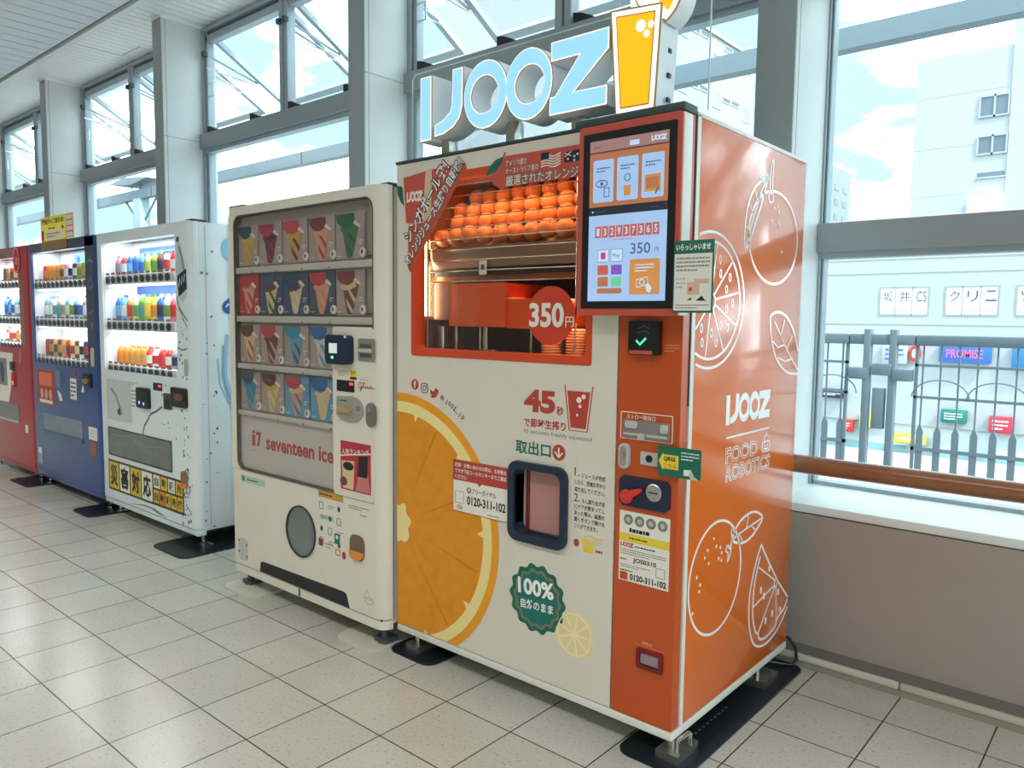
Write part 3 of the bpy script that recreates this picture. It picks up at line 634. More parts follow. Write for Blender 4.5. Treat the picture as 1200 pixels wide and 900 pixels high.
b = MB(mat('brown_panel', (120, 70, 48), .4)).box(-1.21, -1.05, .12, .14, 1.345, 1.49).mat(mat('slate_steel', (116, 116, 126), .35, .4)).box(-1.21, -.28, .33, .35, 1.205, 1.33).mat(DARK).box(-.76, -.28, .33, .35, 1.3, 1.5); b.build('rear_panel', jm)
b = MB(STEEL)
for x, r in ((-1.085, .008), (-.955, .006), (-.925, .012), (-.70, .007), (-1.165, .02)): b.lathe([(r, 0), (r, .11)], (x, .16, 1.21), 14)
b.lathe([(.07, 0), (.07, .012), (.045, .02), (.045, .03)], (-.90, .16, 1.206), 24); b.build('pillar', jm)
def cups(name, x, z0, n, lb):
    pr = []
    for k in range(n): pr += [(.030, k * .0095), (.037, k * .0095 + .004), (.037, k * .0095 + .007), (.030, k * .0095 + .0095)]
    o = MB(mat('cup_plastic', (236, 190, 150), .25, coat=.3)).lathe(pr, (x, .12, z0), 18).build(name, origin=(x, .12, z0)); tag(o, lb, 'cups', 'stacked cups behind the juice window')
cups('cup_stack', -.575, 1.207, 7, 'short stack of clear cups below the round price sticker')
cups('cup_stack', -.468, 1.207, 12, 'taller middle stack of clear cups behind the window corner')
cups('cup_stack', -.385, 1.207, 14, 'stack of clear cups closest to the touch screen')
# oranges in the tray
OM = [mat('orange_skin_%d' % k, c, .42, var=.12, scale=30, bump=.4) for k, c in enumerate([(222, 134, 66), (214, 122, 58), (226, 146, 78)])]
def sph(r):
    b = MB(OM[0]); pr = []
    for k in range(13):
        a = -PI / 2 + PI * k / 12; pr.append((max(.0008, r * math.cos(a)), r * .95 * math.sin(a) - (0.004 if k > 11 else 0)))
    b.lathe(pr, (0, 0, 0), 20); b.mat(mat('orange_stem', (96, 92, 40), .7)).lathe([(.003, .0), (.003, .002)], (0, 0, r * .95 - .004), 6); return b
om = sph(.0368).build('orange'); me0 = om.data; bpy.data.objects.remove(om)
meshes = [me0] + [me0.copy() for _ in range(2)]
for k in (1, 2): meshes[k].materials[0] = OM[k]
LV = ['bottom', 'second', 'third', 'top']
for lev in range(4):
    nn = 11 if lev < 3 else 10
    for k in range(nn):
        x = -1.16 + .0765 * k + (.038 if lev % 2 else 0) + random.uniform(-.0012, .0012); y = .158 + .052 * lev + random.uniform(-.006, .006); z = 1.670 + .057 * lev + random.uniform(-.004, .004)
        o = bpy.data.objects.new('orange', random.choice(meshes)); COL.objects.link(o); o.location = (x, y, z); o.rotation_euler = (random.uniform(-.9, .9), random.uniform(-.9, .9), random.uniform(0, 6))
        tag(o, 'ripe orange, %s from the left in the %s row behind the juice window' % (ORD[k], LV[lev]), 'orange', 'oranges in the feed tray')
# ---- front printing and stickers
def sticker(name, fn, label=None):
    b = MB(); fn(b); return b.build(name, jm)
def slice_(b):
    c = (-1.236, .53)
    def disc(r, m, w, ir=None):
        p = clip(clip(ell(c[0], c[1], r, r * .99, 96), 0, -1.2545, True), 1, .1135, True); b.mat(m).prism(p, F0, w - .0004, w)
    disc(.532, mat('rind', (240, 158, 30), .5, var=.15, scale=9), .0008); disc(.498, mat('pith', (244, 222, 150), .5), .0012)
    disc(.455, mat('flesh', (228, 144, 20), .45, var=.16, scale=18), .0016)
    b.mat(mat('flesh_dark', (208, 126, 12), .5, var=.25, scale=30))
    for a in (62, 24, -14, -52):
        t = math.radians(a); p = [(c[0] + .09 * math.cos(t), c[1] + .09 * math.sin(t)), (c[0] + .44 * math.cos(t + .011), c[1] + .44 * math.sin(t + .011)), (c[0] + .44 * math.cos(t - .011), c[1] + .44 * math.sin(t - .011))]
        p = clip(clip(p, 0, -1.2545, True), 1, .1135, True)
        if len(p) > 2: b.prism(p, F0, .0016, .0019)
    b.mat(MATS['pith']); p = [(c[0] + (.058 + .010 * math.sin(7 * t)) * math.cos(t), c[1] + (.080 + .010 * math.sin(6 * t + 1)) * math.sin(t)) for t in [2 * PI * k / 40 for k in range(40)]]
    b.prism(clip(p, 0, -1.2545, True), F0, .0016, .0022)
    for a in (78, 43, 5, -33, -70):
        t = math.radians(a); q = (c[0] + .452 * math.cos(t), c[1] + .452 * math.sin(t)); p = [(q[0] + .012 * math.cos(t + k * PI / 2) * (1 if k % 2 else 2.2), q[1] + .012 * math.sin(t + k * PI / 2) * (1 if k % 2 else 2.2)) for k in range(4)]
        p = clip(clip(p, 0, -1.2545, True), 1, .1135, True)
        if len(p) > 2: b.prism(p, F0, .0016, .002)
sticker('orange_slice_print', slice_)
def wheel(b):
    c = (-.368, .312); m = mat('pale_slice', (238, 216, 160), .55); m2 = mat('pale_slice_line', (244, 230, 194), .55)
    b.mat(m).prism(ell(c[0], c[1], .078, .080, 40), F0, 0, .0006); b.mat(m2)
    for a in range(0, 360, 40):
        t = math.radians(a); b.ribbon([(c[0] + .012 * math.cos(t), c[1] + .012 * math.sin(t)), (c[0] + .066 * math.cos(t), c[1] + .066 * math.sin(t))], .005, F0, .0006)
    b.ribbon(ell(c[0], c[1], .068, .07, 40), .004, F0, .0006, True); b.prism(ell(c[0], c[1], .012, .012, 12), F0, 0, .001)
sticker('pale_slice_print', wheel)
def badge(b):
    c = (-.528, .394)
    sc = lambda r, e: [(c[0] + (r + e * math.cos(14 * t)) * math.cos(t), c[1] + (r + e * math.cos(14 * t)) * math.sin(t)) for t in [2 * PI * k / 112 for k in range(112)]]
    b.mat(GREEN).prism(sc(.118, .006), F0, 0, .0008); b.mat(mat('badge_ring', (128, 118, 98), .5)).prism(sc(.101, .005), F0, 0, .0012); b.mat(TEAL).prism(sc(.091, .004), F0, 0, .0016)
    b.text('100%', F0, c[0] - .083, c[1] + .004, .158, .058, .002, .035, 3, PRINTW); b.text('自然のまま', F0, c[0] - .070, c[1] - .046, .143, .034, .002, .02, 3, PRINTW)
sticker('natural_badge', badge)
def hot(b):
    F0 = FRONT(-.0022)
    b.mat(BRICK).rect(F0, -.936, -.662, .634, .83, 0, .0008); b.mat(PAPER).prism([(-.933, .637), (-.665, .637), (-.665, .753), (-.79, .753), (-.80, .742), (-.81, .753), (-.933, .753)], F0, 0, .0012)
    for k, s in enumerate(('故障・お問い合わせの際は、お手数を', 'ですが下記コールセンターまでご連絡', 'ください')): b.text(s, F0, -.925, .803 - k * .022, .255 if k < 2 else .062, .016, .0014, .01, 0, PRINTW)
    b.mat(PRINTK).ribbon(ell(-.852, .722, .0095, .0095, 14), .003, F0, .0012, True); b.text('U', F0, -.857, .716, .009, .011, .0016, .02, 0, PRINTK)
    b.text('フリーダイヤル', F0, -.838, .711, .12, .022, .0016, .012, 0, PRINTK); b.text('0120-311-102', F0, -.862, .668, .19, .033, .0016, .03, 0, PRINTK)
    b.bars(F0, -.76, -.675, .642, .652, 1, .0014)
    b.mat(PRINTG).ribbon(rrect(-.922, -.878, .668, .712, .004), .002, F0, .0012, True); b.mat(mat('mascotless_seal', (196, 176, 150), .6)).prism(ell(-.90, .652, .016, .010, 14), F0, 0, .0015)
sticker('hotline_sticker', hot)
def seconds(b):
    b.text('45', F0, -.597, 1.038, .136, .078, .0008, .05, 0, BRICK); b.text('秒', F0, -.457, 1.037, .030, .030, .0008, .02, 0, BRICK); b.text('で即時生搾り', F0, -.597, .986, .179, .031, .0008, .025, 0, BRICK)
    b.text('45 seconds freshly squeezed', F0, -.598, .960, .285, .019, .0008, .0, 0, PRINTG)
    b.mat(BRICK).prism([(-.414, 1.122), (-.323, 1.122), (-.338, 1.002), (-.397, 1.002)], F0, 0, .0008); b.ribbon([(-.424, 1.141), (-.403, .993), (-.332, .993), (-.313, 1.141)], .004, F0, .0004)
    b.mat(PAPER)
    for x, z, r in ((-.366, 1.094, .010), (-.348, 1.106, .008), (-.362, 1.074, .006), (-.372, 1.045, .0045)): b.prism(ell(x, z, r, r, 14), F0, 0, .0012)
sticker('seconds_print', seconds)
def outlet(b):
    b.text('取出口', F0, -.632, .890, .155, .047, .0008, .025, 0, TEAL)
    b.mat(BRICK).prism(ell(-.444, .913, .027, .027, 24), F0, 0, .0008); b.mat(PAPER).rect(F0, -.447, -.441, .900, .930, 0, .0012); b.ribbon([(-.460, .914), (-.444, .897), (-.428, .914)], .0055, F0, .0008)
sticker('outlet_print', outlet)
def steps(b):
    for k, s in enumerate(('ジュースが完成', 'したら、機械の中から', '取り出してください。')): b.text(s, F0, -.376 + (.026 if k == 0 else 0), .842 - k * .024, .118 - (.026 if k == 0 else 0), .0165, .0008, .01, 0, PRINTK)
    b.text('1.', F0, -.378, .846, .020, .028, .0008, 0, 0, PRINTK); b.text('2.', F0, -.378, .762, .022, .026, .0008, 0, 0, PRINTK)
    for k, s in enumerate(('もし取り出す前', 'にドアが閉まってし', 'まった際は、画面の', '開くボタンで開ける', 'ことができます。')): b.text(s, F0, -.376 + (.030 if k == 0 else 0), .760 - k * .0215, (.118 if k < 4 else .092) - (.03 if k == 0 else 0), .0155, .0008, .01, 0, PRINTK)
sticker('steps_print', steps)
def yellow_cup(b):
    b.mat(YELLOW).prism([(-.342, .645), (-.296, .645), (-.301, .600), (-.337, .600)], F0, 0, .0008); b.mat(mat('hand_print', (222, 196, 160), .6)).ribbon([(-.335, .650), (-.31, .658), (-.285, .650), (-.262, .655)], .006, F0, .0004); b.ribbon([(-.33, .625), (-.30, .638), (-.268, .640)], .008, F0, .0008)
    b.mat(BRICK).prism(ell(-.366, .625, .011, .013, 12), F0, 0, .0008); b.bars(F0, -.290, -.250, .606, .618, 1, .0002, BRICK, .8)
sticker('yellow_cup_print', yellow_cup)
def social(b):
    b.mat(BRICK).prism(ell(-1.150, 1.094, .021, .021, 24), F0, 0, .0008); b.text('f', F0, -1.156, 1.080, .012, .028, .0012, .04, 0, PAPER)
    b.mat(PRINTK).ribbon(rrect(-1.114, -1.078, 1.066, 1.102, .010), .003, F0, .0004, True); b.ribbon(ell(-1.096, 1.084, .009, .009, 14), .003, F0, .0004, True); b.prism(ell(-1.085, 1.095, .002, .002, 6), F0, 0, .001)
    b.mat(BRICK).prism([(-1.064, 1.082), (-1.052, 1.074), (-1.043, 1.074), (-1.040, 1.084), (-1.030, 1.087), (-1.022, 1.080), (-1.016, 1.080), (-1.022, 1.066), (-1.036, 1.050), (-1.054, 1.049), (-1.064, 1.055), (-1.055, 1.058), (-1.062, 1.066)], F0, 0, .0008)
    for k, ch in enumerate('@ijooz_jp'):
        a = math.radians(66.6 - k * 1.62); r = .566; c = (-1.236, .53)
        h = .018; wds = {'@': .015, 'i': .003, 'j': .006, '_': .010}.get(ch, .0115); dz = -.005 if ch in 'jp' else 0
        if ch == '_': b.mat(PRINTK).ribbon([(c[0] + r * math.cos(a), c[1] + r * math.sin(a)), (c[0] + r * math.cos(a) + .011, c[1] + r * math.sin(a) - .006)], .002, F0, .0004)
        else: b.text(ch, F0, c[0] + r * math.cos(a), c[1] + r * math.sin(a) + dz, wds, h + (.004 if ch in 'jp' else 0), .0008, .01, math.degrees(a) - 90, PRINTK)
sticker('social_print', social)
def wedge_banner(b):
    LG = mat('leaf_print', (14, 98, 86), .5)
    b.mat(CORAL).prism([(-1.187, 1.695), (-1.187, 1.540), (-.886, 1.907), (-1.07, 1.902)], F0, 0, .0030)
    b.mat(mat('beige_print', (214, 186, 150), .5)).prism([(-1.083, 1.905), (-1.055, 1.905), (-1.06, 1.74), (-1.10, 1.71)], F0, 0, .0034)
    b.mat(CORAL).prism([(-1.217, 1.888), (-1.084, 1.900), (-1.104, 1.712), (-1.200, 1.712)], F0, 0, .0036); b.mat(mat('cup_rim_print', (224, 190, 176), .5)).ribbon([(-1.217, 1.888), (-1.200, 1.712), (-1.104, 1.712), (-1.084, 1.900)], .007, F0, .0034)
    b.mat(LG).prism([(-1.252, 1.862), (-1.248, 1.83), (-1.232, 1.80), (-1.208, 1.778), (-1.206, 1.80), (-1.212, 1.835), (-1.228, 1.858)], F0, 0, .0032)
    logo(b, F0, -1.194, 1.792, .088, .040, .0036, .0042, PAPER)
    ang = 50.5; t = math.radians(ang)
    def dg(s, d, off, ln, h, bg, m):
        x = -1.182 + d * math.cos(t) - off * math.sin(t); z = 1.545 + d * math.sin(t) + off * math.cos(t)
        b.text(s, F0, x, z, ln, h, .0042, .075, ang, bg, .0); b.text(s, F0, x, z, ln, h, .0048, .016, ang, m)
    b.mat(CORAL).prism([(-1.187, 1.545), (-1.176, 1.528), (-.878, 1.888), (-.884, 1.906)], F0, 0, .0030)
    dg('シンガポール発！', .075, .050, .340, .056, PRINTK, PRINTW); dg('オレンジジュース生搾り自販機！', .004, .002, .462, .042, LG, PRINTW)
sticker('origin_banner', wedge_banner)
def src(b):
    p = [(-.372, 1.902), (-.690, 1.905), (-.735, 1.890), (-.757, 1.855), (-.748, 1.815), (-.715, 1.797), (-.660, 1.803), (-.372, 1.803)]
    b.mat(CORAL).prism(p, F0, 0, .0030); b.mat(MATS['leaf_print']).prism([(-.782, 1.848), (-.765, 1.878), (-.735, 1.898), (-.700, 1.905), (-.712, 1.880), (-.735, 1.858)], F0, 0, .0036); b.mat(mat('stem_print', (120, 90, 60), .6)).ribbon([(-.700, 1.902), (-.692, 1.918)], .006, F0, .0034)
    for k, (s, wd, z) in enumerate((('アメリカ産と', .095, 1.868), ('オーストラリア産の', .145, 1.842))): b.text(s, F0, -.69, z, wd, .022, .0036, .05, 0, PRINTK, .0); b.text(s, F0, -.69, z, wd, .022, .0042, .01, 0, PAPER)
    b.text('厳選されたオレンジ', F0, -.688, 1.802, .305, .036, .0036, .06, 0, MATS['leaf_print'], .0); b.text('厳選されたオレンジ', F0, -.688, 1.802, .305, .036, .0042, .006, 0, PAPER)
    for k in range(5): b.mat(PAPER).ribbon([(-.535 + .01 * j, 1.849 + .0085 * k + .004 * math.sin(j * .9)) for j in range(9)], .0042, F0, .0034)
    b.mat(NAVY).prism([(-.535, 1.872), (-.503, 1.872), (-.503, 1.894), (-.535, 1.894)], F0, 0, .0044); b.prism([(-.44, 1.852), (-.373, 1.852), (-.373, 1.888), (-.44, 1.884)], F0, 0, .0040)
    b.mat(PAPER)
    for x, z in ((-.425, 1.862), (-.40, 1.868), (-.40, 1.856), (-.388, 1.873)): b.prism(ell(x, z, .004, .004, 7), F0, 0, .0046)
    b.ribbon([(-.438, 1.882), (-.412, 1.870)], .003, F0, .004); b.ribbon([(-.438, 1.870), (-.412, 1.884)], .003, F0, .004)
sticker('source_banner', src)
def price(b):
    m = mat('price_red', (206, 62, 34), .45); fr = FRONT(.023)
    b.mat(m).prism(ell(-.505, 1.365, .099, .098, 48), fr, 0, .0012); b.text('350', F0, -.596, 1.325, .148, .083, -.020, .035, 0, PAPER); b.text('円', F0, -.442, 1.328, .034, .034, -.020, .012, 0, PAPER)
sticker('price_sticker', price)
# pick-up port
b = MB(NAVY); b.ring(rrect(-.656, -.402, .585, .865, .04), rrect(-.630, -.428, .612, .840, .03), F0, -.05, .014); b.build('port_frame', jm)
b = MB(mat('port_recess', (70, 40, 46), .5)).box(-.635, -.42, .05, .055, .60, .85); b.mat(MATS['port_recess']).box(-.64, -.630, .0, .055, .60, .85); b.build('port_recess', jm)
b = MB(mat('port_flap', (190, 132, 124), .25, coat=.4)).rect(FRONT(.03), -.592, -.431, .622, .835, -.006, 0); b.mat(mat('port_edge', (120, 30, 38), .5)).rect(FRONT(.03), -.605, -.590, .618, .84, -.008, .004); b.mat(CHROME).tube([(-.60, .01, .607), (-.585, .0, .600)], .003, 6); b.build('port_flap', jm)
# orange control column
b = MB(ORANGEF).rect(F0, -.218, -.003, .112, 1.940, -.042, 0.0); b.build('control_column', jm)
b = MB(BLACK).rr(F0, -.173, -.070, 1.250, 1.352, .006, 0, .022); b.mat(mat('reader_green', (60, 230, 150), .4, emit=1.6)).ribbon([(-.145, 1.293), (-.132, 1.281), (-.112, 1.300)], .006, FRONT(-.022), .0004); b.mat(DGRAY).ribbon([(-.14, 1.315), (-.12, 1.322), (-.10, 1.315)], .004, FRONT(-.022), .0004); b.ribbon([(-.14, 1.328), (-.12, 1.336), (-.10, 1.328)], .004, FRONT(-.022), .0004); b.mat(CORAL).rect(F0, -.168, -.090, 1.252, 1.263, .022, .0235); b.build('card_reader', jm)
b = MB(mat('faint_print', (224, 140, 110), .5)).bars(F0, -.062, -.012, 1.26, 1.285, 3, 0, MATS['faint_print']); b.build('reader_note', jm)
b = MB(PRINTP); b.ribbon(rrect(-.205, -.027, .991, 1.072, .002), .0025, F0, .0004, True); b.text('ストロー取出口', F0, -.185, 1.052, .10, .014, .001, 0.01, 0, PRINTP); b.mat(mat('straw_window', (142, 128, 122), .3)).rr(F0, -.195, -.035, .995, 1.050, .004, 0, .006)
b.mat(LGRAY).rr(F0, -.185, -.142, 1.025, 1.047, .008, .006, .012).rr(F0, -.062, -.038, 1.02, 1.045, .004, .006, .012).rr(F0, -.138, -.116, .994, 1.012, .004, .006, .014).rect(F0, -.19, -.14, 1.003, 1.010, .006, .009).rect(F0, -.11, -.04, 1.003, 1.010, .006, .009); b.build('straw_holder', jm)
b = MB(LGRAY).rr(F0, -.205, -.168, .897, .975, .017, 0, .012); b.mat(STEEL).rr(F0, -.196, -.178, .908, .966, .008, .012, .016).prism(ell(-.187, .940, .007, .007, 14), F0, .016, .021); b.build('door_lock', jm)
b = MB(LGRAY).rr(F0, -.130, -.070, .917, .957, .003, 0, .006); b.mat(BLACK).lathe([(.011, .006), (.011, .010), (.007, .012)], (-.099, 0, .938), 18, 'y'); b.build('code_scanner', jm)
b = MB(GREEN).rr(F0, -.065, .075, .896, .985, .004, .012, .016); b.mat(YELLOW).prism([(-.060, .940), (-.046, .966), (-.046, .960), (.004, .960), (.004, .918), (-.046, .918), (-.046, .912)], F0, .016, .0166)
b.text('QRは', F0, -.044, .940, .040, .016, .0172, .03, 0, PRINTK); b.text('こちら', F0, -.044, .922, .042, .012, .0172, .01, 0, RED); b.bars(F0, .012, .070, .948, .976, 3, .016, PRINTW, .4)
b.mat(PAPER).prism([(.022, .922), (.044, .924), (.044, .906), (.022, .905)], F0, .016, .0166); b.mat(mat('hand_gray', (200, 190, 180), .6)).prism([(.044, .926), (.056, .905), (.072, .8965), (.045, .8965), (.038, .91)], F0, .016, .0168); b.build('scan_notice', jm)
b = MB(NAVY).prism([(-.188, .876), (-.040, .876), (-.026, .862), (-.026, .796), (-.040, .782), (-.188, .782), (-.202, .796), (-.202, .862)], F0, 0, .008)
b.build('coin_panel', jm)
b = MB(mat('return_red', (222, 52, 44), .35)).lathe([(.022, .008), (.022, .016), (.018, .02)], (-.172, 0, .812), 20, 'y').prism([(-.178, .828), (-.168, .800), (-.118, .832), (-.112, .842), (-.122, .846)], F0, .014, .026); b.build('return_lever', jm)
b = MB(STEEL).lathe([(.027, .008), (.027, .014), (.024, .016)], (-.077, 0, .838), 24, 'y'); b.mat(DARK).rect(F0, -.092, -.062, .836, .840, .016, .0168); b.build('coin_slot', jm)
b = MB(PAPER).rect(F0, -.201, -.025, .543, .764, 0, .0008); b.mat(mat('coin_print', (130, 130, 116), .5))
for k in range(4): b.mat(MATS['coin_print']).prism(ell(-.170 + .040 * k, .738, .017, .017, 20), F0, 0, .0012); b.mat(LGRAY).prism(ell(-.170 + .040 * k, .738, .008, .008, 12), F0, 0, .0015)
b.bars(F0, -.165, -.057, .699, .713, 1, .0008, PRINTK, .9); b.mat(YELLOW).rect(F0, -.201, -.025, .668, .694, 0, .0012); b.bars(F0, -.165, -.065, .676, .686, 1, .0012, PRINTK)
logo(b, F0, -.196, .651, .046, .014, 0, .0012, RED); b.bars(F0, -.145, -.035, .652, .662, 1, .0008, PRINTK); b.bars(F0, -.196, -.035, .626, .646, 3, .0008)
b.bars(F0, -.196, -.162, .607, .616, 1, .0008, PRINTK); b.text('JOS0310', F0, -.150, .603, .082, .018, .0012, .03, 0, PRINTK); b.bars(F0, -.196, -.090, .585, .597, 2, .0008); b.bars(F0, -.196, -.125, .572, .580, 1, .0008, PRINTK)
b.mat(PRINTG).ribbon(rrect(-.068, -.038, .578, .606, .002), .002, F0, .0006, True)
b.mat(ORANGEF).rr(F0, -.196, -.168, .546, .571, .003, 0, .0012); b.text('0120-311-102', F0, -.160, .549, .128, .020, .0012, .035, 0, PRINTK); b.build('coin_notice', jm)
b = MB(DARK).box(-.123, -.038, -.001, .0, .285, .341); b.mat(mat('dark_red_plastic', (120, 24, 28), .35)).ring(rrect(-.126, -.036, .282, .344, .004, 2), rrect(-.114, -.048, .294, .332, .003, 2), F0, 0, .008); b.mat(mat('clear_flap', (150, 130, 140), .15, coat=.6)).rect(F0, -.112, -.05, .298, .330, 0, .004); b.bars(F0, -.110, -.055, .356, .368, 1, .0002, MATS['faint_print'], .8); b.mat(MATS['faint_print']).rect(F0, -.135, -.03, .350, .352, 0, .0006); b.build('change_tray', jm)
# touch screen unit
b = MB(WHITE).box(-.337, .010, -.052, .002, 1.367, 1.932, .004); b.build('screen_housing', jm)
sc = thing('touch_screen', '', '', (0, 0, 0)); del sc['label']; del sc['category']; sc.parent = jm; sc.location = (.63, -.45, 0)
SF = FRONT(-.052)
MB(CORAL).rr(SF, -.3385, .011, 1.366, 1.932, .012, 0, .009).build('screen_frame', sc)
MB(BLACK).rr(SF, -.322, -.005, 1.387, 1.909, .004, .009, .0105).build('screen_bezel', sc)
def em(n, c, e): return mat(n, c, .3, emit=e, var=.02)
E1, E2, E3 = em('lcd_blue_white', (184, 206, 232), .5), em('lcd_orange', (190, 120, 84), .26), em('lcd_pale_blue', (156, 184, 224), .48)
E4, E5, E6 = em('lcd_text', (70, 84, 120), .4), em('lcd_red', (200, 100, 84), .28), em('lcd_amber', (206, 142, 80), .34)
U0, U1 = -.297, -.029
uu = lambda t: U0 + (U1 - U0) * t
b = MB(E2).rect(SF, U0, U1, 1.690, 1.885, .0105, .0112); b.mat(em('lcd_header', (160, 120, 116), .4)).rect(SF, U0, U1, 1.852, 1.885, .0112, .0116); b.mat(E1).rr(SF, uu(.52), uu(.64), 1.858, 1.872, .003, .0116, .012)
logo(b, SF, uu(.79), 1.860, .048, .016, .0116, .0122, E1); b.bars(SF, uu(.05), uu(.2), 1.862, 1.87, 1, .0116, E4)
b.mat(em('lcd_header_line', (90, 62, 60), .3)).rect(SF, U0, U1, 1.848, 1.852, .0112, .0118)
for k in range(3):
    a, c = uu(.05 + .315 * k), uu(.05 + .315 * k + .27); b.mat(E3).rr(SF, a, c, 1.703, 1.828, .006, .0112, .0118); b.bars(SF, a + .012, c - .012, 1.790, 1.808, 2, .0118, E4)
    mx_ = (a + c) / 2; b.mat(E4)
    if k == 0: b.ribbon(ell(mx_ - .005, 1.758, .020, .010, 16), .003, SF, .0118, True); b.prism(ell(mx_ - .005, 1.758, .005, .006, 10), SF, .0118, .0124); b.ribbon(rrect(mx_ + .004, mx_ + .022, 1.718, 1.745, .002, 2), .0025, SF, .0118, True)
    elif k == 1: b.ribbon(ell(mx_, 1.768, .010, .010, 14), .0025, SF, .0118, True); b.mat(E6).prism([(mx_ - .013, 1.745), (mx_ + .013, 1.745), (mx_ + .010, 1.715), (mx_ - .010, 1.715)], SF, .0118, .0124)
    else: b.mat(E6).rect(SF, mx_ - .026, mx_ + .026, 1.720, 1.768, .0118, .0124); b.mat(E2).rect(SF, mx_ - .02, mx_ + .02, 1.728, 1.760, .0124, .0128); b.mat(E4).ribbon([(mx_ + .01, 1.712), (mx_ + .02, 1.73)], .004, SF, .0124)
b.mat(em('lcd_strip', (46, 50, 60), .15)).rect(SF, U0, U1, 1.665, 1.688, .0105, .0112); b.mat(E1).prism(ell(uu(.05), 1.676, .003), SF, .0112, .0118); b.bars(SF, uu(.08), uu(.3), 1.673, 1.679, 1, .0112, E4); b.bars(SF, uu(.8), uu(.95), 1.673, 1.679, 1, .0112, E4)
b.mat(E3).rect(SF, U0, U1, 1.409, 1.665, .0105, .0112)
for k, ch in enumerate('132937365'):
    a = uu(.09 + .0925 * k); b.mat(E5).rect(SF, a, a + .0215, 1.598, 1.632, .0112, .0118); b.text(ch, SF, a + .006, 1.604, .010, .022, .0124, .02, 0, E1)
b.bars(SF, uu(.33), uu(.72), 1.588, 1.593, 1, .0112, E5); b.text('350', SF, uu(.56), 1.546, .066, .031, .0118, .005, 0, E4); b.text('円', SF, uu(.86), 1.548, .013, .014, .0118, 0, 0, E4)
for k, (a, z, c) in enumerate(((.13, 1.526, E1), (.31, 1.526, E1), (.13, 1.487, E5), (.31, 1.487, em('lcd_violet', (118, 84, 180), .5)), (.13, 1.452, E2), (.31, 1.452, em('lcd_green', (104, 190, 150), .5)))):
    b.mat(c).rr(SF, uu(a), uu(a + .15), z, z + (.030 if k > 1 else .036), .003, .0112, .0118); b.mat(E4 if k < 2 else E1).ribbon(rrect(uu(a), uu(a + .15), z, z + (.030 if k > 1 else .036), .003, 2), .001, SF, .0118, True)
b.mat(em('lcd_magenta', (190, 50, 130), .5)).rr(SF, uu(.175), uu(.235), 1.534, 1.554, .003, .0118, .0124); b.text('Pay', SF, uu(.335), 1.536, .024, .013, .0124, 0, 0, E4)
b.mat(E2).rr(SF, uu(.13), uu(.46), 1.432, 1.447, .006, .0112, .0118); b.mat(E6).rr(SF, uu(.555), uu(.93), 1.428, 1.530, .006, .0112, .0118); b.bars(SF, uu(.62), uu(.86), 1.492, 1.518, 3, .0118, E1)
b.mat(E1).ribbon([(uu(.64), 1.470), (uu(.78), 1.478), (uu(.79), 1.456), (uu(.65), 1.448)], .0025, SF, .0118, True); b.ribbon(ell(uu(.715), 1.463, .008, .008, 12), .0025, SF, .0118, True); b.prism([(uu(.76), 1.452), (uu(.79), 1.462), (uu(.84), 1.445), (uu(.81), 1.432), (uu(.78), 1.436)], SF, .0118, .0124)
b.build('display', sc)
b = MB(GREEN).box(-.0005, .121, -.072, -.066, 1.375, 1.574, .002); GF = FRONT(-.072); b.mat(PAPER).rect(GF, .004, .117, 1.381, 1.537, 0, .0006); b.text('いらっしゃいませ', GF, .008, 1.546, .104, .018, .0008, .03, 0, PRINTW)
b.bars(GF, .010, .110, 1.487, 1.530, 4, .0006, PRINTG); b.bars(GF, .010, .112, 1.385, 1.400, 2, .0006, PRINTG); b.mat(mat('peach_print', (222, 186, 160), .6)).rect(GF, .045, .082, 1.425, 1.460, .0006, .001).rect(GF, .066, .110, 1.455, 1.468, .0006, .0012); b.mat(PRINTK).prism([(.072, 1.408), (.090, 1.422), (.097, 1.412), (.104, 1.408)], GF, .0006, .0012).prism([(.045, 1.41), (.058, 1.418), (.058, 1.41)], GF, .0006, .0012); b.mat(ORANGEF).rect(GF, .050, .060, 1.435, 1.445, .001, .0014)
b.bars(GF, .010, .040, 1.44, 1.475, 3, .0006, LGRAY); b.build('welcome_notice', jm)
b = MB(DKGREEN).box(JX0 - .003, -.010, -.004, JD, 1.943, 1.953, .002).box(-.36, .013, -.058, .02, 1.934, 1.957, .003); b.build('roof_plate', jm)
MB(WHITE).box(-.008, .001, .046, .0665, .110, 1.943).build('edge_strip', jm)
MB(DARK).box(-.004, -.001, .040, .046, 1.10, 1.945).build('door_gap', jm)
MB(WHITE).box(-.010, .001, .046, JD - .002, 1.9385, 1.951, .001).build('edge_strip', jm)
# feet, floor plates, brackets
for xa, xb in ((-1.283, -1.03), (-.182, .062)):
    MB(PLATE).prism(rrect(xa, xb, -.035, .948, .05), TOP(0), 0.0, .007).build('floor_plate', jm)
b = MB(PRINTG)
for k in range(9): b.prism(ell(-.03 + .006 * k * 0, .22 + .028 * k, .004, .004, 8), TOP(.007), 0, .0006)
b.build('plate_dots', jm)
for xf in (-1.19, -.03):
    for yf in (.055, .70):
        b = MB(CHROME).lathe([(.030, .0), (.030, .008), (.011, .014), (.011, .078)], (xf, yf, .007), 18); b.build('foot', jm)
        b = MB(STEEL).prism([(xf - .032, .007), (xf + .046, .007), (xf + .046, .032), (xf - .032, .032)], FRONT(yf - .04), -.13, 0); b.build('foot_bracket', jm)
for xf, yf in ((-.005, .03), (.005, .10)):
    pass
MB(CHROME).tube([(.004, .03, .032), (.004, .03, .072), (.010, .034, .080), (.012, .085, .080), (.012, .10, .074), (.012, .10, .034)], .0065, 10).build('foot_clamp', jm)
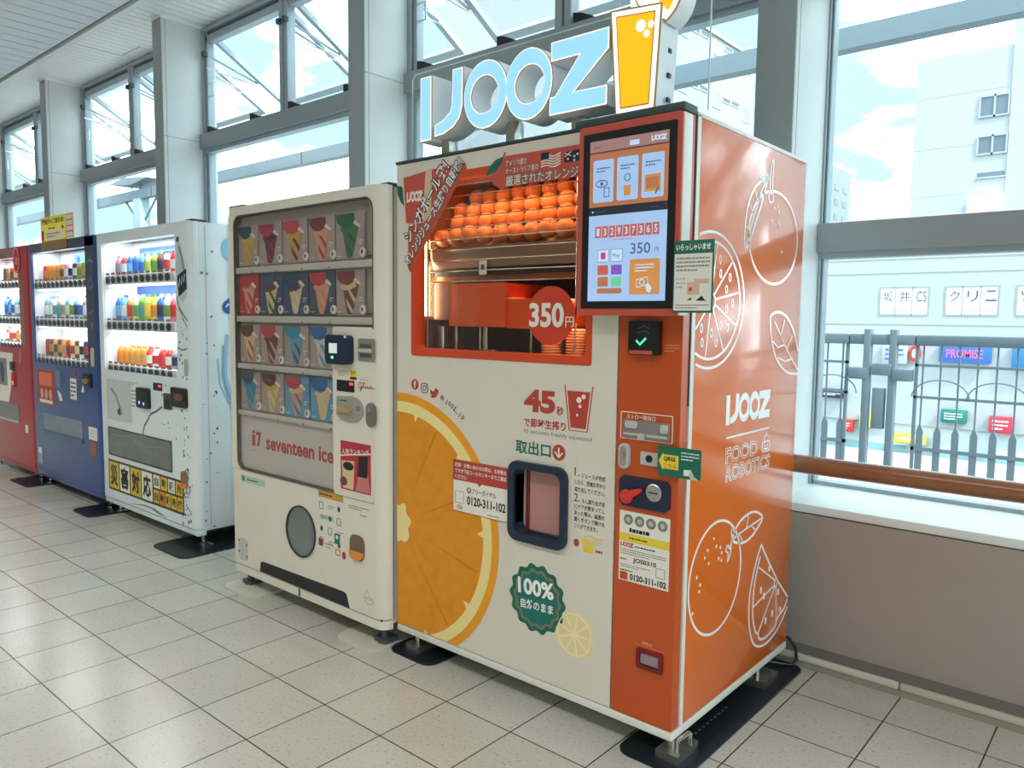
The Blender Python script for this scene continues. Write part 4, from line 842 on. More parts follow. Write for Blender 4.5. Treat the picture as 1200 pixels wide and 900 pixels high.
MB(BLACK).tube([(-.06, .85, .03), (-.02, .90, .014), (.018, .925, .012), (.03, .945, .03), (.022, .948, .075), (-.01, .96, .10), (-.06, .95, .12)], .006, 8).build('power_cord', jm)
# ---------------- rooftop sign
sg = thing('rooftop_sign', 'glowing pale blue letter sign with orange juice glass on machine roof', 'sign', (-.63, .03, 1.957))
SGF = FRONT(-.02)
LBL = em('sign_letter_glow', (150, 206, 236), .62); RIM = em('sign_rim_glow', (244, 250, 252), .8); EDGE = mat('sign_gold_edge', (196, 156, 112), .4); SIDEW = mat('sign_side_white', (236, 238, 240), .4)
u_, v_, wd_, ht_ = -1.101, 2.0, .837, .236
g_ = lambda pts: [(u_ + a * wd_, v_ + c * ht_) for a, c in pts]
def shrink(pts, d):
    n = len(pts); out = []
    area = sum(pts[i - 1][0] * pts[i][1] - pts[i][0] * pts[i - 1][1] for i in range(n)); s_ = 1 if area > 0 else -1
    for i in range(n):
        a, p, c = Vector(pts[i - 1]), Vector(pts[i]), Vector(pts[(i + 1) % n]); e1 = (p - a).normalized(); e2 = (c - p).normalized()
        n1 = Vector((-e1.y, e1.x)) * s_; n2 = Vector((-e2.y, e2.x)) * s_; m = n1 + n2; k = m.dot(n1); m = m / max(k, .35)
        out.append((p.x + m.x * d, p.y + m.y * d))
    return out
Zfull = [(-.489, 2.231), (-.264, 2.231), (-.264, 2.166), (-.390, 2.063), (-.268, 2.063), (-.268, 2.0), (-.4925, 2.0), (-.4925, 2.062), (-.470, 2.062), (-.381, 2.167), (-.489, 2.167)]
for kind, p in LOGO[:4] + [('poly', None)]:
    if p is None: P = Zfull
    elif kind == 'poly': P = g_(p)
    if kind == 'poly':
        b = MB(SIDEW).prism(P, SGF, -.10, -.003); b.mat(EDGE).prism(P, SGF, -.003, 0); b.mat(RIM).prism(shrink(P, .003), SGF, 0, .0012); b.mat(LBL).prism(shrink(P, .0062), SGF, .0012, .002)
    else:
        A, B_ = g_(p[0]), g_(p[1]); cA = (sum(q[0] for q in A) / len(A), sum(q[1] for q in A) / len(A)); cB = (sum(q[0] for q in B_) / len(B_), sum(q[1] for q in B_) / len(B_))
        sA = [(cA[0] + (q[0] - cA[0]) * .97, cA[1] + (q[1] - cA[1]) * .973) for q in A]; sB = [(cB[0] + (q[0] - cB[0]) * 1.04, cB[1] + (q[1] - cB[1]) * 1.04) for q in B_]
        b = MB(SIDEW).ring(A, B_, SGF, -.10, -.003); b.mat(EDGE).ring(A, B_, SGF, -.003, 0); b.mat(RIM).ring(sA, sB, SGF, 0, .0012); b.mat(LBL).ring([(cA[0] + (q[0] - cA[0]) * .945, cA[1] + (q[1] - cA[1]) * .95) for q in A], [(cB[0] + (q[0] - cB[0]) * 1.08, cB[1] + (q[1] - cB[1]) * 1.08) for q in B_], SGF, .0012, .002)
    b.build('sign_letter', sg)
JUICE = em('sign_juice_glow', (255, 160, 10), .95); CREAM = em('sign_cream_glow', (250, 240, 220), .8)
cupo = [(-.265, 2.272), (-.240, 1.960), (-.104, 1.957), (-.088, 2.255)]
b = MB(SIDEW).prism(cupo, SGF, -.10, -.003); b.mat(EDGE).prism(cupo, SGF, -.003, 0); b.mat(CREAM).prism(shrink(cupo, .006), SGF, 0, .0012); b.mat(EDGE).prism(shrink(cupo, .020), SGF, .0012, .002); b.mat(JUICE).prism(shrink(cupo, .024), SGF, .002, .003)
b.mat(CREAM)
for x, z, r in ((-.156, 2.204, .016), (-.122, 2.201, .010), (-.136, 2.178, .010)): b.prism(ell(x, z, r, r * 1.05, 18), SGF, .003, .004)
b.build('sign_glass', sg)
c = (-.125, 2.285); P = ell(c[0], c[1], .095, .095, 36, -62, 150); P = [q for q in P] + [(c[0] - .05, c[1] - .02)]
b = MB(SIDEW).prism(P, SGF, -.09, -.012); b.mat(EDGE).prism(P, SGF, -.012, -.008); b.mat(CREAM).prism(shrink(P, .005), SGF, -.008, -.006); b.mat(JUICE)
for k in range(5):
    a0 = -50 + k * 38; q = [c] + ell(c[0], c[1], .076, .076, 6, a0 + 3, a0 + 34); q[0] = (c[0] + .012 * math.cos(math.radians(a0 + 18)), c[1] + .012 * math.sin(math.radians(a0 + 18))); b.prism(q, SGF, -.006, -.003)
b.mat(CREAM).prism([(-.20, 2.26), (-.215, 2.40), (-.200, 2.40), (-.185, 2.26)], SGF, -.03, -.012)
b.build('sign_slice', sg)
b = MB(ACRY).prism(rrect(-1.265, .012, 1.957, 2.303, .02, 4), FRONT(.088), -.006, 0).prism([(-.30, 2.303), (.012, 2.303), (.012, 2.46), (-.30, 2.46)], FRONT(.088), -.006, 0); b.build('back_sheet', sg)
b = MB(ACRY); fr_ = FRONT(.0875); b.mat(mat('acrylic_edge', (206, 228, 230), .2)).ribbon([(-1.262, 1.96), (-1.262, 2.28), (-1.245, 2.301), (-.30, 2.301), (-.30, 2.457), (.010, 2.457), (.010, 1.96)], .004, fr_, 0, h=.003); b.build('sheet_edge', sg)
for x in (-1.02, -.70, -.42, -.15): MB(STEEL).box(x - .02, x + .02, .03, .08, 1.957, 2.03, .002).build('sign_post', sg)
for z in (2.21, 2.13, 2.06, 1.99): MB(BLACK).box(-.098, -.092, .03, .05, z, z + .014, .002).build('sign_clip', sg)
# ================================================================== ICE CREAM MACHINE
IY = -0.06
IX0, IX1, IZ0, IZ1, IB = -2.425, -1.270, .082, 1.868, .68
F1 = FRONT(IY)
im = thing('ice_cream_vending_machine', 'cream-white ice cream machine with rows of cone cards and round hatch', 'vending machine', (-1.85, .3, 0))
ICEW = mat('ice_machine_enamel', (226, 218, 202), .38, coat=.15)
b = MB(ICEW).box(IX0 + .004, IX1 - .004, IY + .055, IB, IZ0 + .02, IZ1 - .004, .004).build('cabinet', im)
# door with rounded front edges: profile swept over the height, with openings built as bands
def door_profile(x0, x1, r):
    return [(x0, IY + .05)] + [(x0 + .012 - .012 * math.cos(math.radians(a)), IY + .012 - .012 * math.sin(math.radians(a))) for a in (0, 30, 60, 90)] + \
           [(x1 - r + r * math.sin(math.radians(a)), IY + .045 - .045 * math.cos(math.radians(a))) for a in (0, 15, 30, 45, 60, 75, 90)] + [(x1, IY + .05)]
WX0, WX1, WZ0, WZ1 = -2.378, -1.328, .604, 1.826
b = MB(ICEW)
def band(p, z0, z1): b.prism(p, lambda u, v, w=0: (u, v, w), z0, z1)
band(door_profile(IX0, IX1, .055), .125, WZ0); band(door_profile(IX0, IX1, .055), WZ1, IZ1)
b.box(IX0, WX0, IY, IY + .05, WZ0, WZ1, 0); pr = door_profile(WX1, IX1, .055); pr = [(WX1, IY + .05), (WX1, IY)] + pr[5:]; band(pr, WZ0, WZ1)
b.ring(rrect(WX0 - .001, WX1 + .001, WZ0 - .001, WZ1 + .001, .001), rrect(WX0, WX1, WZ0, WZ1, .05), F1, -.05, 0.0)
b.build('door', im)
b = MB(mat('gasket_dark', (86, 80, 74), .6)); b.ring(rrect(WX0, WX1, WZ0, WZ1, .05), rrect(WX0 + .005, WX1 - .005, WZ0 + .005, WZ1 - .005, .047), F1, -.03, .001); b.box(IX1 - .012, IX1 + .0005, IY + .050, IY + .056, .125, IZ1); b.build('gasket', im)
b = MB(mat('display_back', (172, 160, 150), .5)).rect(FRONT(IY + .034), WX0, WX1, WZ0, WZ1, -.01, 0); b.build('display_panel', im)
SHELF = mat('shelf_rail', (206, 200, 190), .4)
for z0, z1, x1 in ((1.552, 1.582, -1.332), (1.322, 1.352, -1.332), (1.098, 1.124, -1.60), (.872, .896, -1.60)):
    b = MB(SHELF).box(WX0 + .008, x1, IY + .004, IY + .034, z0, z1, .004); b.mat(DGRAY)
    for k in range(4): b.prism(ell(-2.22 + .2 * k, z0 + .006, .004, .004, 8), FRONT(IY + .004), 0, .001)
    if x1 > -1.5: b.rect(FRONT(IY + .004), -1.375, -1.335, z1 + .010, z1 + .016, -.02, 0)
    b.build('shelf_rail', im)
b = MB(PANEM).rect(FRONT(IY + .002), WX0 + .004, -1.60, WZ0 + .004, WZ1 - .004, -.001, 0).rect(FRONT(IY + .002), -1.60, WX1 - .004, 1.325, WZ1 - .004, -.001, 0); b.build('window_glass', im)
b = MB(mat('brand_panel', (206, 198, 190), .45)).rect(FRONT(IY + .02), WX0 + .006, -1.588, .612, .868, -.01, 0)
FB = FRONT(IY + .02)
b.text('seventeen ice', FB, -2.150, .722, .528, .066, .001, .03, 0, MAGENTA); b.mat(MAGENTA).prism([(-2.272, .728), (-2.246, .728), (-2.246, .782), (-2.272, .782)], FB, 0, .001).prism(ell(-2.259, .795, .011, .009, 10), FB, 0, .001).prism([(-2.236, .798), (-2.196, .798), (-2.196, .785), (-2.214, .73), (-2.230, .73), (-2.214, .782), (-2.236, .782)], FB, 0, .001)
b.bars(FB, -2.285, -2.21, .702, .708, 1, .0, MAGENTA); b.build('brand_panel', im)
# control panel
b = MB(ICEW).rr(F1, -1.592, WX1 + .002, WZ0 + .0, 1.312, .018, -.03, .004); b.mat(DGRAY).rect(F1, -1.50, -1.345, 1.3195, 1.3215, .0, .001); b.build('control_panel', im)
FC = FRONT(IY - .004)
b = MB(NAVY).rr(FC, -1.604, -1.448, 1.158, 1.278, .022, 0, .03); b.mat(em('reader_screen', (196, 204, 206), .5)).rect(FC, -1.575, -1.521, 1.203, 1.244, .03, .031); b.mat(em('reader_led', (110, 250, 170), 1.5)).prism(ell(-1.553, 1.186, .008, .006, 12), FC, .03, .031); b.mat(PAPER).prism(ell(-1.467, 1.272, .008, .006, 10), FC, .03, .031); b.build('card_reader', im)
b = MB(mat('bill_plate', (150, 142, 128), .4, .3)).rr(FC, -1.417, -1.315, 1.176, 1.267, .004, 0, .003); b.mat(DGRAY).rect(FC, -1.405, -1.332, 1.230, 1.244, .003, .004).rect(FC, -1.405, -1.332, 1.192, 1.206, .003, .004); b.mat(LGRAY).rect(FC, -1.408, -1.330, 1.212, 1.226, .003, .008); b.build('bill_slot', im)
b = MB(PAPER).bars(FC, -1.552, -1.485, 1.108, 1.132, 3, .0, PRINTG); b.mat(YELLOW).rect(FC, -1.473, -1.432, 1.098, 1.136, 0, .0006); b.bars(FC, -1.470, -1.435, 1.116, 1.132, 2, .0006, PRINTK); b.mat(PRINTK).rect(FC, -1.473, -1.432, 1.098, 1.108, .0006, .001); b.build('usage_label', im)
b = MB(BLACK).rect(FC, -1.560, -1.446, 1.045, 1.092, 0, .003); b.mat(em('red_digits', (255, 60, 50), 1.3)).rect(FC, -1.475, -1.450, 1.074, 1.084, .003, .0036); b.build('price_display', im)
b = MB(RED); gl = [(-1.398, 1.084), (-1.410, 1.090), (-1.419, 1.080), (-1.416, 1.066), (-1.405, 1.066), (-1.402, 1.078), (-1.403, 1.058), (-1.410, 1.052), (-1.400, 1.064), (-1.390, 1.074), (-1.384, 1.092), (-1.389, 1.090), (-1.387, 1.068), (-1.378, 1.070), (-1.374, 1.078), (-1.374, 1.067), (-1.364, 1.072), (-1.358, 1.077), (-1.362, 1.070), (-1.357, 1.066), (-1.348, 1.072), (-1.341, 1.077), (-1.345, 1.068), (-1.338, 1.069), (-1.335, 1.077), (-1.332, 1.069), (-1.318, 1.071)]
b.ribbon(gl, .0042, FC, .0002); b.prism(ell(-1.374, 1.086, .002, .002, 6), FC, 0, .001); b.bars(FC, -1.405, -1.33, 1.098, 1.104, 1, 0, PRINTG); b.build('maker_mark', im)
b = MB(mat('coin_bezel', (170, 166, 158), .4, .3)).prism([(-1.560, 1.022), (-1.562, .945), (-1.53, .925)] + ell(-1.470, .975, .085, .055, 20, -80, 80) + [(-1.52, 1.024)], FC, 0, .005); b.mat(mat('lever_tan', (190, 150, 100), .4)).prism([(-1.545, .985), (-1.50, .985), (-1.455, .972), (-1.46, .962), (-1.50, .960), (-1.545, .962)], FC, .005, .016); b.mat(DGRAY).rect(FC, -1.535, -1.49, 1.005, 1.010, .005, .006); b.mat(STEEL).prism(ell(-1.415, .982, .012, .012, 14), FC, .005, .009); b.build('coin_slot', im)
b = MB(mat('lock_gray', (132, 126, 118), .35, .4)).rr(FC, -1.366, -1.307, .914, 1.012, .028, 0, .006); b.mat(STEEL).prism(ell(-1.336, .985, .010, .010, 14), FC, .006, .012); b.build('door_lock', im)
b = MB(MAGENTA).rect(FC, -1.540, -1.342, .634, .839, 0, .0008); b.mat(PAPER).prism([(-1.54, .772), (-1.342, .800), (-1.342, .806), (-1.54, .778)], FC, .0008, .0012)
b.text('人気ランキング', FC, -1.532, .782, .18, .024, .0014, .02, 4, PAPER); b.mat(mat('poster_cream', (216, 190, 150), .5)).prism([(-1.525, .64), (-1.455, .64), (-1.448, .76), (-1.532, .755)], FC, .0008, .0012); b.mat(PRINTK).prism(ell(-1.488, .735, .036, .018, 12), FC, .0012, .0016).prism([(-1.428, .70), (-1.365, .70), (-1.36, .79), (-1.42, .785)], FC, .0008, .0014); b.mat(mat('poster_pink', (206, 120, 120), .5)).prism([(-1.44, .64), (-1.345, .64), (-1.36, .71), (-1.42, .712)], FC, .0008, .0012); b.mat(mat('poster_brown', (110, 70, 56), .5)).prism(ell(-1.52, .668, .025, .02, 10), FC, .0012, .0016); b.build('ranking_poster', im)
MB(PRINTG).rect(F1, IX0 + .01, IX1 - .06, .600, .6015, 0, .0006).build('door_seam', im)
# lower front
b = MB(mat('hatch_ring', (52, 50, 48), .4)); b.ring(ell(-1.842, .389, .114, .118, 48), ell(-1.842, .389, .107, .111, 48), F1, -.01, .006); b.mat(mat('hatch_window', (112, 118, 118), .18, .2, coat=.6, var=.35, scale=5)).prism(ell(-1.842, .389, .108, .112, 48), F1, -.02, .001); b.build('round_hatch', im)
b = MB(YELLOW); b.mat(mat('ochre_print', (206, 150, 60), .5)).rect(F1, -1.708, -1.532, .572, .602, 0, .0006); b.bars(F1, -1.70, -1.56, .58, .594, 1, .0006, PRINTK)
for r_ in range(4):
    for k in range(3):
        z = .538 - r_ * .052; x = -1.70 + k * .062
        if (r_ + k) % 3 == 0: b.mat(PRINTG).ribbon(rrect(x, x + .026, z - .018, z + .012, .004, 2), .004, F1, .0002, True)
        elif (r_ + k) % 3 == 1: b.bars(F1, x, x + .045, z - .01, z + .008, 2, 0, PRINTG)
        else: b.mat(DGRAY).prism(ell(x + .014, z, .010, .013, 8), F1, 0, .0006)
b.mat(mat('mint_print', (150, 200, 190), .5)).rect(F1, -1.69, -1.60, .478, .496, 0, .0004); b.mat(TEAL).rr(F1, -1.593, -1.556, .385, .430, .005, 0, .0008); b.mat(PAPER).prism(ell(-1.575, .415, .009, .009, 10), F1, .0008, .0012)
b.mat(MAGENTA).rr(F1, -1.708, -1.678, .355, .388, .005, 0, .0008); b.ribbon(rrect(-1.585, -1.556, .338, .362, .004, 2), .004, F1, .0002, True); b.prism(ell(-1.528, .345, .013, .017, 14), F1, 0, .0008); b.bars(F1, -1.66, -1.60, .352, .378, 2, 0, PRINTG); b.build('care_label', im)
b = MB(PAPER).bars(F1, -1.495, -1.36, .555, .575, 2, 0, PRINTG).bars(F1, -1.42, -1.35, .535, .545, 1, 0, PRINTG); b.build('small_notice', im)
b = MB(mat('cup_pocket', (120, 98, 80), .5)).rr(F1, -1.487, -1.388, .344, .452, .035, -.02, .002); b.mat(mat('amber_cup', (222, 142, 48), .3, coat=.3)).prism(clip(rrect(-1.482, -1.393, .348, .447, .032), 1, .383, False), F1, .002, .012); b.build('cup_return', im)
b = MB(mat('pale_green_label', (176, 196, 172), .5)).rect(F1, -2.348, -2.135, .545, .578, 0, .0006); b.mat(TEAL).prism(ell(-2.325, .562, .012, .013, 8), F1, .0006, .001); b.bars(F1, -2.29, -2.15, .553, .570, 1, .0006, DGRAY); b.build('eco_label', im)
b = MB(LGRAY).rr(F1, -2.375, -2.30, .15, .26, .02, 0, .003); b.mat(DGRAY)
for x, z in ((-2.372, .245), (-2.30, .232), (-2.372, .19), (-2.30, .175)): b.prism(ell(x, z, .005, .005, 8), F1, .003, .006)
b.build('anchor_plate', im)
b = MB(LGRAY).ribbon([(-1.40, .195), (-1.375, .235), (-1.35, .195)], .006, F1, .0002, True); b.ribbon(ell(-1.362, .19, .028, .015, 12), .004, F1, .0002, True); b.build('recycle_mark', im)
b = MB(DARK).prism([(-2.188, .128), (-2.180, .172), (-2.165, .180), (-1.530, .188), (-1.512, .180), (-1.492, .126)], F1, -.02, .0015); b.build('grille_recess', im)
b = MB(ICEW); band([(p[0], p[1] + .002) for p in door_profile(IX0 + .002, IX1 - .002, .05)], IZ0, .120); b.mat(DARK).box(IX0 + .006, IX1 - .02, IY + .008, IY + .05, .118, .127); b.rect(FRONT(IY + .002), -1.868, -1.858, IZ0 + .002, .12, 0, .001); b.build('kick_plate', im)
b = MB(DKGREEN).box(IX1 - .05, IX1 + .002, IY + .03, IY + .16, IZ1 - .002, IZ1 + .008, .002); b.build('hinge_cap', im); b = MB(DKGREEN).box(IX0 - .01, IX0 + .12, IY + .01, IY + .1, IZ1 - .003, IZ1 + .010, .003); b.build('hinge_cap', im)
for xa, xb, r in ((-2.47, -2.18, .07), (-1.545, -1.288, .07)):
    MB(PLATEW).prism(rrect(xa, xb, -.116, .70, r), TOP(0), 0, .010).build('floor_plate', im)
for xf in (-2.37, -1.33):
    for yf in (-.005, .60): MB(DGRAY).lathe([(.028, 0), (.028, .012), (.014, .018), (.014, .076)], (xf, yf, .008), 16).box(xf - .045, xf + .03, yf - .02, yf + .05, .008, .030, .003).build('foot', im)
# cone cards behind the glass
def cone_card(x0, x1, z0, z1, bg, cap, body, stripe, cream, lb):
    fr = FRONT(IY + .022); w, h = x1 - x0, z1 - z0; P = lambda pts: [(x0 + a * w, z0 + c * h) for a, c in pts]
    b = MB()
    b.mat(bg).rect(FRONT(IY + .024), x0, x1, z0, z1, -.004, .002)
    b.mat(body).prism(P([(.22, .70), (.62, .74), (.80, .66), (.62, .16), (.56, .03), (.42, .03), (.36, .14)]), fr, 0, .0012)
    b.mat(cream).prism(P([(.16, .62), (.24, .74), (.45, .80), (.66, .74), (.74, .64), (.50, .56), (.30, .55)]), fr, .0012, .0018)
    b.mat(stripe).prism(P([(.40, .58), (.50, .56), (.70, .36), (.66, .26)]), fr, .0012, .0022).prism(P([(.36, .38), (.62, .10), (.56, .05), (.40, .22)]), fr, .0012, .0022)
    b.mat(cap).prism(P([(.02, .97), (.66, .97), (.68, .84), (.60, .72), (.42, .66), (.20, .70), (.06, .80)]), fr, .0018, .003)
    b.mat(PAPER).prism(P([(.62, .76), (.84, .66), (.88, .70), (.70, .82)]), fr, .0012, .0026)
    b.bars(fr, x0 + w * .03, x0 + w * .30, z0 + h * .06, z0 + h * .10, 1, .0, PAPER); b.bars(fr, x0 + .80 * w, x0 + .94 * w, z0 + h * .30, z0 + h * .42, 2, 0, PAPER)
    o = b.build('ice_cream_card', origin=((x0 + x1) / 2, IY + .022, z0)); tag(o, lb, 'picture card', 'cone cards in the ice cream machine')
def pm(n, c): return mat('card_' + n, c, .5, var=.1, scale=40)
BG = pm('mauve', (178, 160, 154)); CB, CM, CP, CR, CG = pm('navy', (40, 70, 106)), pm('cerise', (172, 42, 74)), pm('pink', (198, 62, 78)), pm('maroon', (128, 52, 66)), pm('green', (26, 92, 66))
YL, PU, TN, PK, GR, BR, TQ, LB, WT, CRM = pm('yellow', (208, 172, 70)), pm('plum', (92, 50, 78)), pm('tan', (206, 150, 82)), pm('peach', (218, 158, 136)), pm('leaf', (64, 122, 74)), pm('brown', (110, 66, 54)), pm('turquoise', (52, 142, 168)), pm('light_blue', (104, 158, 190)), pm('milk', (214, 210, 200)), pm('cream', (216, 194, 150))
SLT, RBG, DBL = pm('slate', (70, 82, 112)), pm('red', (190, 66, 66)), pm('blue', (52, 104, 170))
ROWS = [(1.588, 1.778, [(BG, CB, YL, TN, YL, 'yellow cone under a navy cap'), (BG, CM, PU, CM, PU, 'plum cone under a cerise cap'), (BG, CP, TN, PU, YL, 'tan swirl cone under a pink cap'), (BG, CR, PK, RBG, PK, 'peach swirl cone under a maroon cap'), (BG, CG, GR, CG, GR, 'green cone under a dark green cap')], 'top row'),
        (1.358, 1.546, [(RBG, RBG, PK, RBG, PK, 'pink cone on red'), (SLT, SLT, CRM, GR, BR, 'cookie cone on slate, second card'), (SLT, CB, CRM, WT, PU, 'dark topped cone on slate, third card'), (SLT, CP, PK, TN, PK, 'peach cone under a red band on slate'), (BG, CR, BR, CRM, CRM, 'brown and cream cone under a maroon cap')], 'second row'),
        (1.128, 1.312, [(BG, BR, CRM, RBG, CRM, 'cream cone under a brown cap'), (BG, RBG, BR, PK, BR, 'brown cone under a red cap'), (BG, TQ, LB, SLT, LB, 'light blue cone under a blue cap'), (BG, DBL, WT, LB, WT, 'milky swirl cone under a bright blue cap')], 'third row'),
        (.900, 1.088, [(BG, SLT, TQ, LB, TQ, 'turquoise cone under a dark blue cap'), (BG, BR, CRM, YL, YL, 'yellow cream cone under a brown cap'), (LB, RBG, PK, TQ, CRM, 'peach cone on teal under a red band'), (LB, DBL, CRM, CRM, CRM, 'pale yellow cone on a light blue card')], 'bottom row')]
for z0, z1, cs, rn in ROWS:
    xs = [-2.372, -2.190, -1.992, -1.793, -1.600, -1.395]
    for k, (bg, cap, body, st, cr, lb) in enumerate(cs):
        x0, x1 = xs[k] + .004, min(xs[k + 1] - .006, xs[k] + .190)
        cone_card(x0, x1, z0, z1, bg, cap, body, st, cr, 'ice cream card of a %s, %s' % (lb, rn))
        bx = x1 - .004
        MB(PAPER).lathe([(.019, 0), (.019, .006), (.015, .008)], (bx, IY + .020, z0 + .024), 18, 'y').mat(DGRAY).prism(ell(bx, z0 + .026, .006, .009, 10), FRONT(IY + .012), 0, .0008).build('selection_button', im)

# ================================================================== DRINKS MACHINES
def bottle_mesh(kind, body, lab, cap):
    b = MB(body)
    if kind == 'can': b.lathe([(.026, 0), (.031, .006), (.031, .108), (.026, .118)], (0, 0, 0), 14); b.mat(lab).lathe([(.0315, .03), (.0315, .085)], (0, 0, 0), 14); b.mat(cap).lathe([(.026, .118), (.026, .120)], (0, 0, 0), 14)
    elif kind == 'pet': b.lathe([(.028, 0), (.031, .008), (.031, .11), (.026, .13), (.013, .152)], (0, 0, 0), 14); b.mat(lab).lathe([(.0316, .03), (.0316, .10)], (0, 0, 0), 14); b.mat(cap).lathe([(.014, .152), (.014, .168)], (0, 0, 0), 14)
    else: b.lathe([(.027, 0), (.031, .006), (.031, .085), (.022, .105), (.013, .118)], (0, 0, 0), 14); b.mat(lab).lathe([(.0316, .02), (.0316, .075)], (0, 0, 0), 14); b.mat(cap).lathe([(.015, .118), (.015, .130)], (0, 0, 0), 14)
    o = b.build('drink'); me = o.data; bpy.data.objects.remove(o); return me
BM = {}
DC = {'red': (200, 46, 46), 'blue': (38, 104, 190), 'sky': (104, 180, 226), 'white': (232, 234, 234), 'green': (96, 160, 60), 'lime': (176, 204, 70), 'cream': (224, 210, 160), 'brown': (104, 66, 50), 'orange': (232, 138, 40), 'navy': (36, 48, 90), 'pink': (226, 120, 140), 'yellow': (238, 204, 70), 'gray': (140, 146, 156), 'gold': (200, 160, 80), 'purple': (120, 90, 160), 'teal': (80, 150, 160), 'tan': (196, 150, 110)}
def dm(c): return mat('drink_' + c, DC[c], .35, coat=.3)
def drink(kind, c1, c2, c3, x, y, z, lb, grp, s=1.0):
    k = (kind, c1, c2, c3)
    if k not in BM: BM[k] = bottle_mesh(kind, dm(c1), dm(c2), dm(c3))
    nm = {'can': 'drink_can', 'pet': 'drink_bottle', 'small': 'small_drink_bottle'}[kind]
    o = bpy.data.objects.new(nm, BM[k]); COL.objects.link(o); o.location = (x, y, z); o.scale = (s, s, s); tag(o, lb, 'drink', grp)
MY = .10; F2 = FRONT(MY)
def drinks_machine(name, lb, x0, x1, body, win, rows, inner, glow, tubes=(), yb=.78):
    t = thing(name, lb, 'vending machine', ((x0 + x1) / 2, .45, 0))
    wx0, wx1, wz0, wz1 = win
    b = MB(body).box(x0 + .003, x1 - .003, MY + .22, yb, .10, 1.878, .004)
    b.box(x0 + .003, wx0 - .001, MY + .05, MY + .22, .10, 1.878); b.box(wx1 + .001, x1 - .003, MY + .05, MY + .22, .10, 1.878, .002); b.box(wx0 - .001, wx1 + .001, MY + .05, MY + .22, .10, wz0 - .02); b.box(wx0 - .001, wx1 + .001, MY + .05, MY + .22, wz1 + .03, 1.878)
    b.build('cabinet', t)
    def prof(xa, xb, ra, rb):
        p = [(xa, MY + .048)] + [(xa + ra - ra * math.cos(math.radians(a)), MY + ra - ra * math.sin(math.radians(a))) for a in (0, 30, 60, 90)] if ra else [(xa, MY + .048), (xa, MY)]
        p += [(xb - rb + rb * math.sin(math.radians(a)), MY + .04 - .04 * math.cos(math.radians(a))) for a in (0, 20, 40, 60, 75, 90)] + [(xb, MY + .048)] if rb else [(xb, MY), (xb, MY + .048)]
        return p
    b = MB(body); fz = lambda u, v, w=0: (u, v, w)
    for z0, z1 in ((.112, wz0), (wz1, 1.882)): b.prism(prof(x0, x1, .01, .045), fz, z0, z1)
    b.prism(prof(x0, wx0, .01, 0), fz, wz0, wz1); b.prism(prof(wx1, x1, 0, .045), fz, wz0, wz1); b.build('door', t)
    b = MB(inner).rect(FRONT(MY + .20), wx0 - .02, wx1 + .02, wz0 - .02, wz1 + .02, -.01, 0).box(wx0 - .0005, wx0 + .004, MY + .012, MY + .2, wz0 - .015, wz1 + .02).box(wx1 - .004, wx1 + .0005, MY + .012, MY + .2, wz0 - .015, wz1 + .02).box(wx0, wx1, MY + .012, MY + .2, wz0 - .015, wz0 + .002); b.build('display_case', t)
    MB(em('case_tube', (236, 246, 255), 5.0)).box(wx0 + .02, wx1 - .02, MY + .03, MY + .045, wz1 + .002, wz1 + .014, .003).build('light_tube', t)
    lamp('drinks_case_lamp', 'AREA', ((wx0 + wx1) / 2, MY + .09, wz1 + .012), glow, (.92, .97, 1.0), (0, 0, 0), wx1 - wx0 - .1, .06)
    for zt in tubes:
        MB(em('shelf_tube', (236, 246, 255), 3.0)).box(wx0 + .03, wx1 - .03, MY + .03, MY + .04, zt, zt + .010, .002).build('light_tube', t)
        lamp('drinks_shelf_lamp', 'AREA', ((wx0 + wx1) / 2, MY + .06, zt - .004), glow * .6, (.92, .97, 1.0), (math.radians(25), 0, 0), wx1 - wx0 - .1, .05)
    MB(PANEM).rect(FRONT(MY + .008), wx0, wx1, wz0, wz1, -.003, 0).build('window_glass', t)
    b = MB(body).box(x0 + .002, x1 - .002, MY + .006, MY + .06, .074, .108, .003).build('kick_plate', t)
    return t
RLM = mat('price_rail', (226, 230, 232), .35)
def rail(t, xa, xb, z, n, bm):
    b = MB(RLM).box(xa - .05, xb + .07, MY + .012, MY + .16, z - .030, z + .030, .004); b.mat(PRINTG)
    for k in range(n):
        x = xa + (xb - xa) * k / (n - 1); b.rect(FRONT(MY + .012), x - .03, x + .025, z + .032, z + .046, 0, .003)
    b.build('price_rail', t)
    for k in range(n):
        x = xa + (xb - xa) * k / (n - 1); MB(CHROME).prism(ell(x, z, .033, .026, 14), FRONT(MY + .012), 0, .004).mat(bm).prism(ell(x, z, .027, .021, 14), FRONT(MY + .012), .004, .007).build('selection_button', t)
BTN = mat('button_blue', (44, 58, 84), .3)
# white machine
wm = drinks_machine('drinks_vending_machine', 'white drinks machine with splash decoration and yellow character banner', -4.42, -3.125, WCOOL, (-4.345, -3.312, .985, 1.812), None, mat('case_white', (236, 242, 246),   .4), 3.6, (1.53, 1.234))
for z in (1.575, 1.279, .994): rail(wm, -4.275, -3.43, z, 11, BTN)
R1 = ['pink/gray/gray', 'red/white/white', 'blue/sky/white', 'blue/blue/white', 'sky/blue/white', 'cream/lime/white', 'lime/green/white', 'brown/navy/gold', 'white/red/red', 'red/white/red', 'gray/blue/white']
R2 = ['blue/sky/white', 'sky/white/blue', 'tan/red/white', 'cream/green/white', 'green/teal/white', 'lime/yellow/green', 'yellow/orange/green', 'blue/navy/white', 'white/green/white', 'pink/red/white', 'orange/yellow/orange']
R3 = ['orange/orange/white'] * 2 + ['orange/gold/orange'] * 3 + ['red/white/red', 'white/red/red', 'red/red/white', 'red/white/white', 'gray/navy/white', 'brown/white/white']
